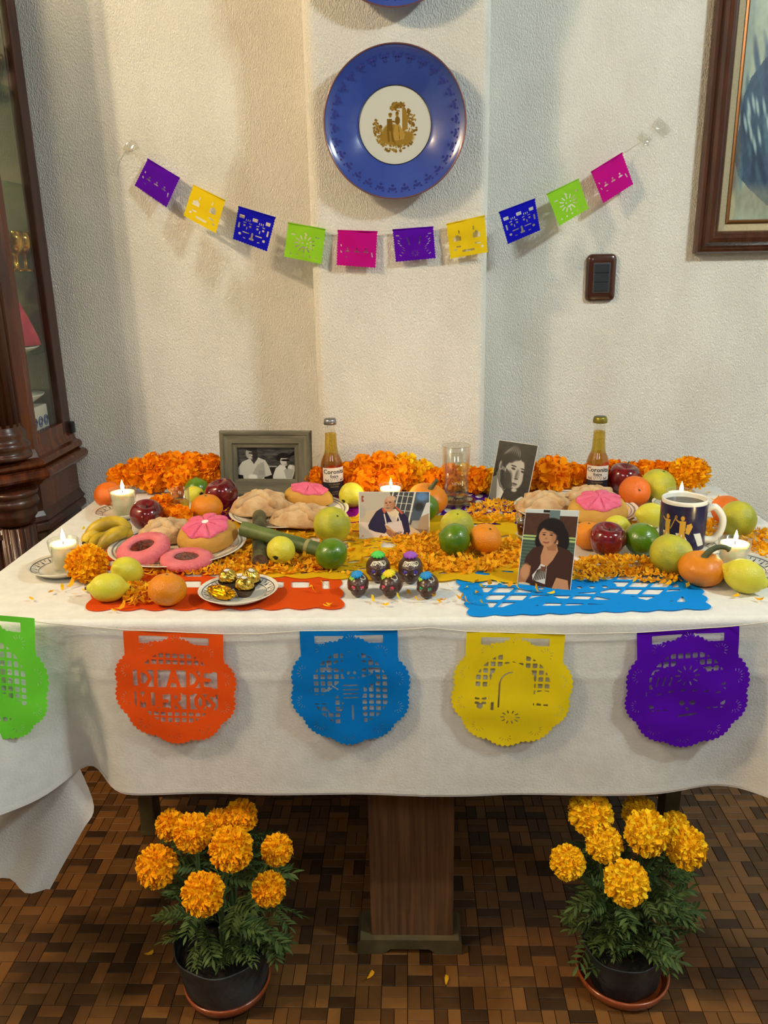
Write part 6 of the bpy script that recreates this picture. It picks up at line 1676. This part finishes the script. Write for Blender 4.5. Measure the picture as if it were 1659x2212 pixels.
def potted(spx, spy, sw, rimpx, rimpy, rw, flowers, lab, slab_, heads, seed, n_leaf, box, below):
    S = on(spx, spy, .02); R = sw / 2 / FPX * proj(S)[2]
    V, F = lathe([(0, .010), (R * .86, .010), (R * .93, .024), (R * .97, .029), (R, .024), (R * .95, .010), (R * .84, .002), (0, 0)], 60)
    o = mesh('plant_saucer', V, F, m_terra, loc=(S.x, S.y, 0)); tag(o, slab_, 'saucer', 'terracotta plant saucers')
    hz = zat((S.x, S.y), rimpy); rr = rw / 2 / FPX * proj((S.x, S.y, hz))[2]; dx = on(rimpx, rimpy, hz).x - S.x
    t = empty('potted_marigold', (S.x, S.y, .0105), 0, lab, 'plant', 'potted marigolds'); O = Vector(t.location); hz -= O.z
    bag = lambda a, z: 1 + .022 * math.sin(a * 3 + seed) + .014 * math.sin(a * 7 + z * 60)
    V, F = lathe([(0, 0), (rr * .84, 0), (rr * .88, .006), (rr * .93, hz * .5), (rr * .985, hz * .96), (rr, hz), (rr * .97, hz), (rr * .95, hz * .9), (rr * .93, hz * .72)], 60, bag); mesh('pot', [(x + dx * z / hz, y, z) for x, y, z in V], F, m_pot, t)
    V, F = lathe([(rr * .94, hz * .72), (rr * .6, hz * .76), (0, hz * .78)], 40, caps=False); mesh('soil', [(x + dx * .75, y, z) for x, y, z in V], F, m_soil, t)
    r = random.Random(seed)
    base = Vector((dx * .75, 0, hz * .76)); tips = []
    for k, (px, py, w, yoff, z) in enumerate(flowers):
        P = wallpt(px, py, S.y + yoff - .075); hr = w / 2 / FPX * proj(P)[2]; p = P - O
        out = Vector((p.x - base.x, p.y - base.y - .06, 0)) * 2.2; ax = (Vector((0, 0, 1)) * .55 + out + Vector((0, -.35, 0))).normalized()
        me = heads[k % len(heads)]
        o = share('flower_head', me, t, p, ax.to_track_quat('Z', 'Y').to_euler(), (hr * 1.0, hr * 1.0, hr * 1.0))
        st = base + Vector((r.uniform(-.4, .4) * rr, r.uniform(-.4, .4) * rr, 0)); e = p - ax * (hr * .62)
        path = smoothpath([st, st * .6 + e * .4 + Vector((0, 0, .03)), e], 5); n = len(path)
        V, F = tube(path, [.0026 + .0022 * (q / n) ** 3 for q in range(n)], 7); mesh('stalk', V, F, m_stalk, t)
        V, F = lathe([(.003, -.016), (.008, -.006), (hr * .50, .004), (hr * .56, .012), (hr * .4, .014)], 16); R3 = ax.to_track_quat('Z', 'Y').to_matrix()
        mesh('calyx', [R3 @ Vector(v) + e for v in V], F, m_calyx, t)
        tips.append((path, n))
    # bushy growth: side stems carrying fronds, within the outline of the plant
    k = 0; tries = 0
    while k < n_leaf and tries < 9000:
        tries += 1
        px = r.uniform(box[0], box[2]); py = r.uniform(box[1], box[3]); q = (py - box[1]) / (box[3] - box[1])
        halfw = (box[2] - box[0]) / 2 * (.98 - .25 * max(0, q - .5)); cxp = (box[0] + box[2]) / 2 + below * (q - .5)
        if abs(px - cxp) > halfw * math.sqrt(max(0, 1 - (2 * q - 1) ** 4 * .55)): continue
        u = (px - cxp) / halfw; front = r.random() ** .7
        y = S.y - rr * .95 * front * math.sqrt(max(0, 1 - u * u * .9)) + r.uniform(0, .03)
        if any(math.hypot(px - f[0], py - f[1] + 6) < f[2] * .5 + 24 for f in flowers): y = S.y + r.uniform(.015, .06)
        P = wallpt(px, py, y) - O
        if P.z < hz * .60: continue
        d = Vector((P.x - base.x + r.uniform(-.03, .03), P.y - base.y - .02 + r.uniform(-.03, .03), 0)); az = math.atan2(d.y, d.x) + r.uniform(-.7, .7)
        lift = r.uniform(-.2, .7); sc_ = r.uniform(.7, 1.15) * .70
        ct = Vector((math.cos(az), math.sin(az), 0)) * (.030 * sc_)
        share('leaf', FR[k % 4], t, P - ct, (r.uniform(-.5, .5), -lift, az), (sc_, sc_, sc_)); k += 1
    V = []; mb = MB()
    for j in range(14):
        a = r.uniform(0, 6.28); q = r.uniform(.3, .9) * rr; e = base + Vector((q * 1.1 * math.cos(a), q * 1.1 * math.sin(a), r.uniform(.06, .17))); s0 = base + Vector((q * .4 * math.cos(a), q * .4 * math.sin(a), 0))
        V, F = tube(smoothpath([s0, (s0 + e) / 2 + Vector((0, 0, .015)), e], 4), .0022, 6); mesh('side_stem', V, F, m_stalk, t)
    return t
potted(492, 2113, 186, 478, 2030, 203, [(368, 1782, 68, .08, 0), (474, 1776, 60, .09, 0), (520, 1763, 74, .10, 0), (416, 1798, 84, .02, 0), (338, 1871, 92, .0, 0), (598, 1835, 70, .04, 0), (499, 1833, 96, -.02, 0), (580, 1920, 74, -.02, 0), (438, 1930, 94, -.07, 0)],
       'potted orange marigold with nine heads in a black pot, under the table at left', 'glazed terracotta saucer under the left marigold pot', TIGHT, 5, 165, (356, 1800, 612, 2095), 20)
potted(1343, 2093, 198, 1346, 2028, 178, [(1381, 1756, 76, .09, 0), (1276, 1758, 96, .06, 0), (1459, 1783, 62, .08, 0), (1305, 1823, 80, .02, 0), (1398, 1799, 98, .02, 0), (1226, 1863, 76, .0, 0), (1482, 1830, 92, .02, 0), (1353, 1907, 98, -.06, 0)],
       'potted golden marigold with yellow-edged heads in a black pot, under the table at right', 'glazed terracotta saucer under the right marigold pot', TIGHTG, 8, 185, (1240, 1800, 1486, 2085), -4)
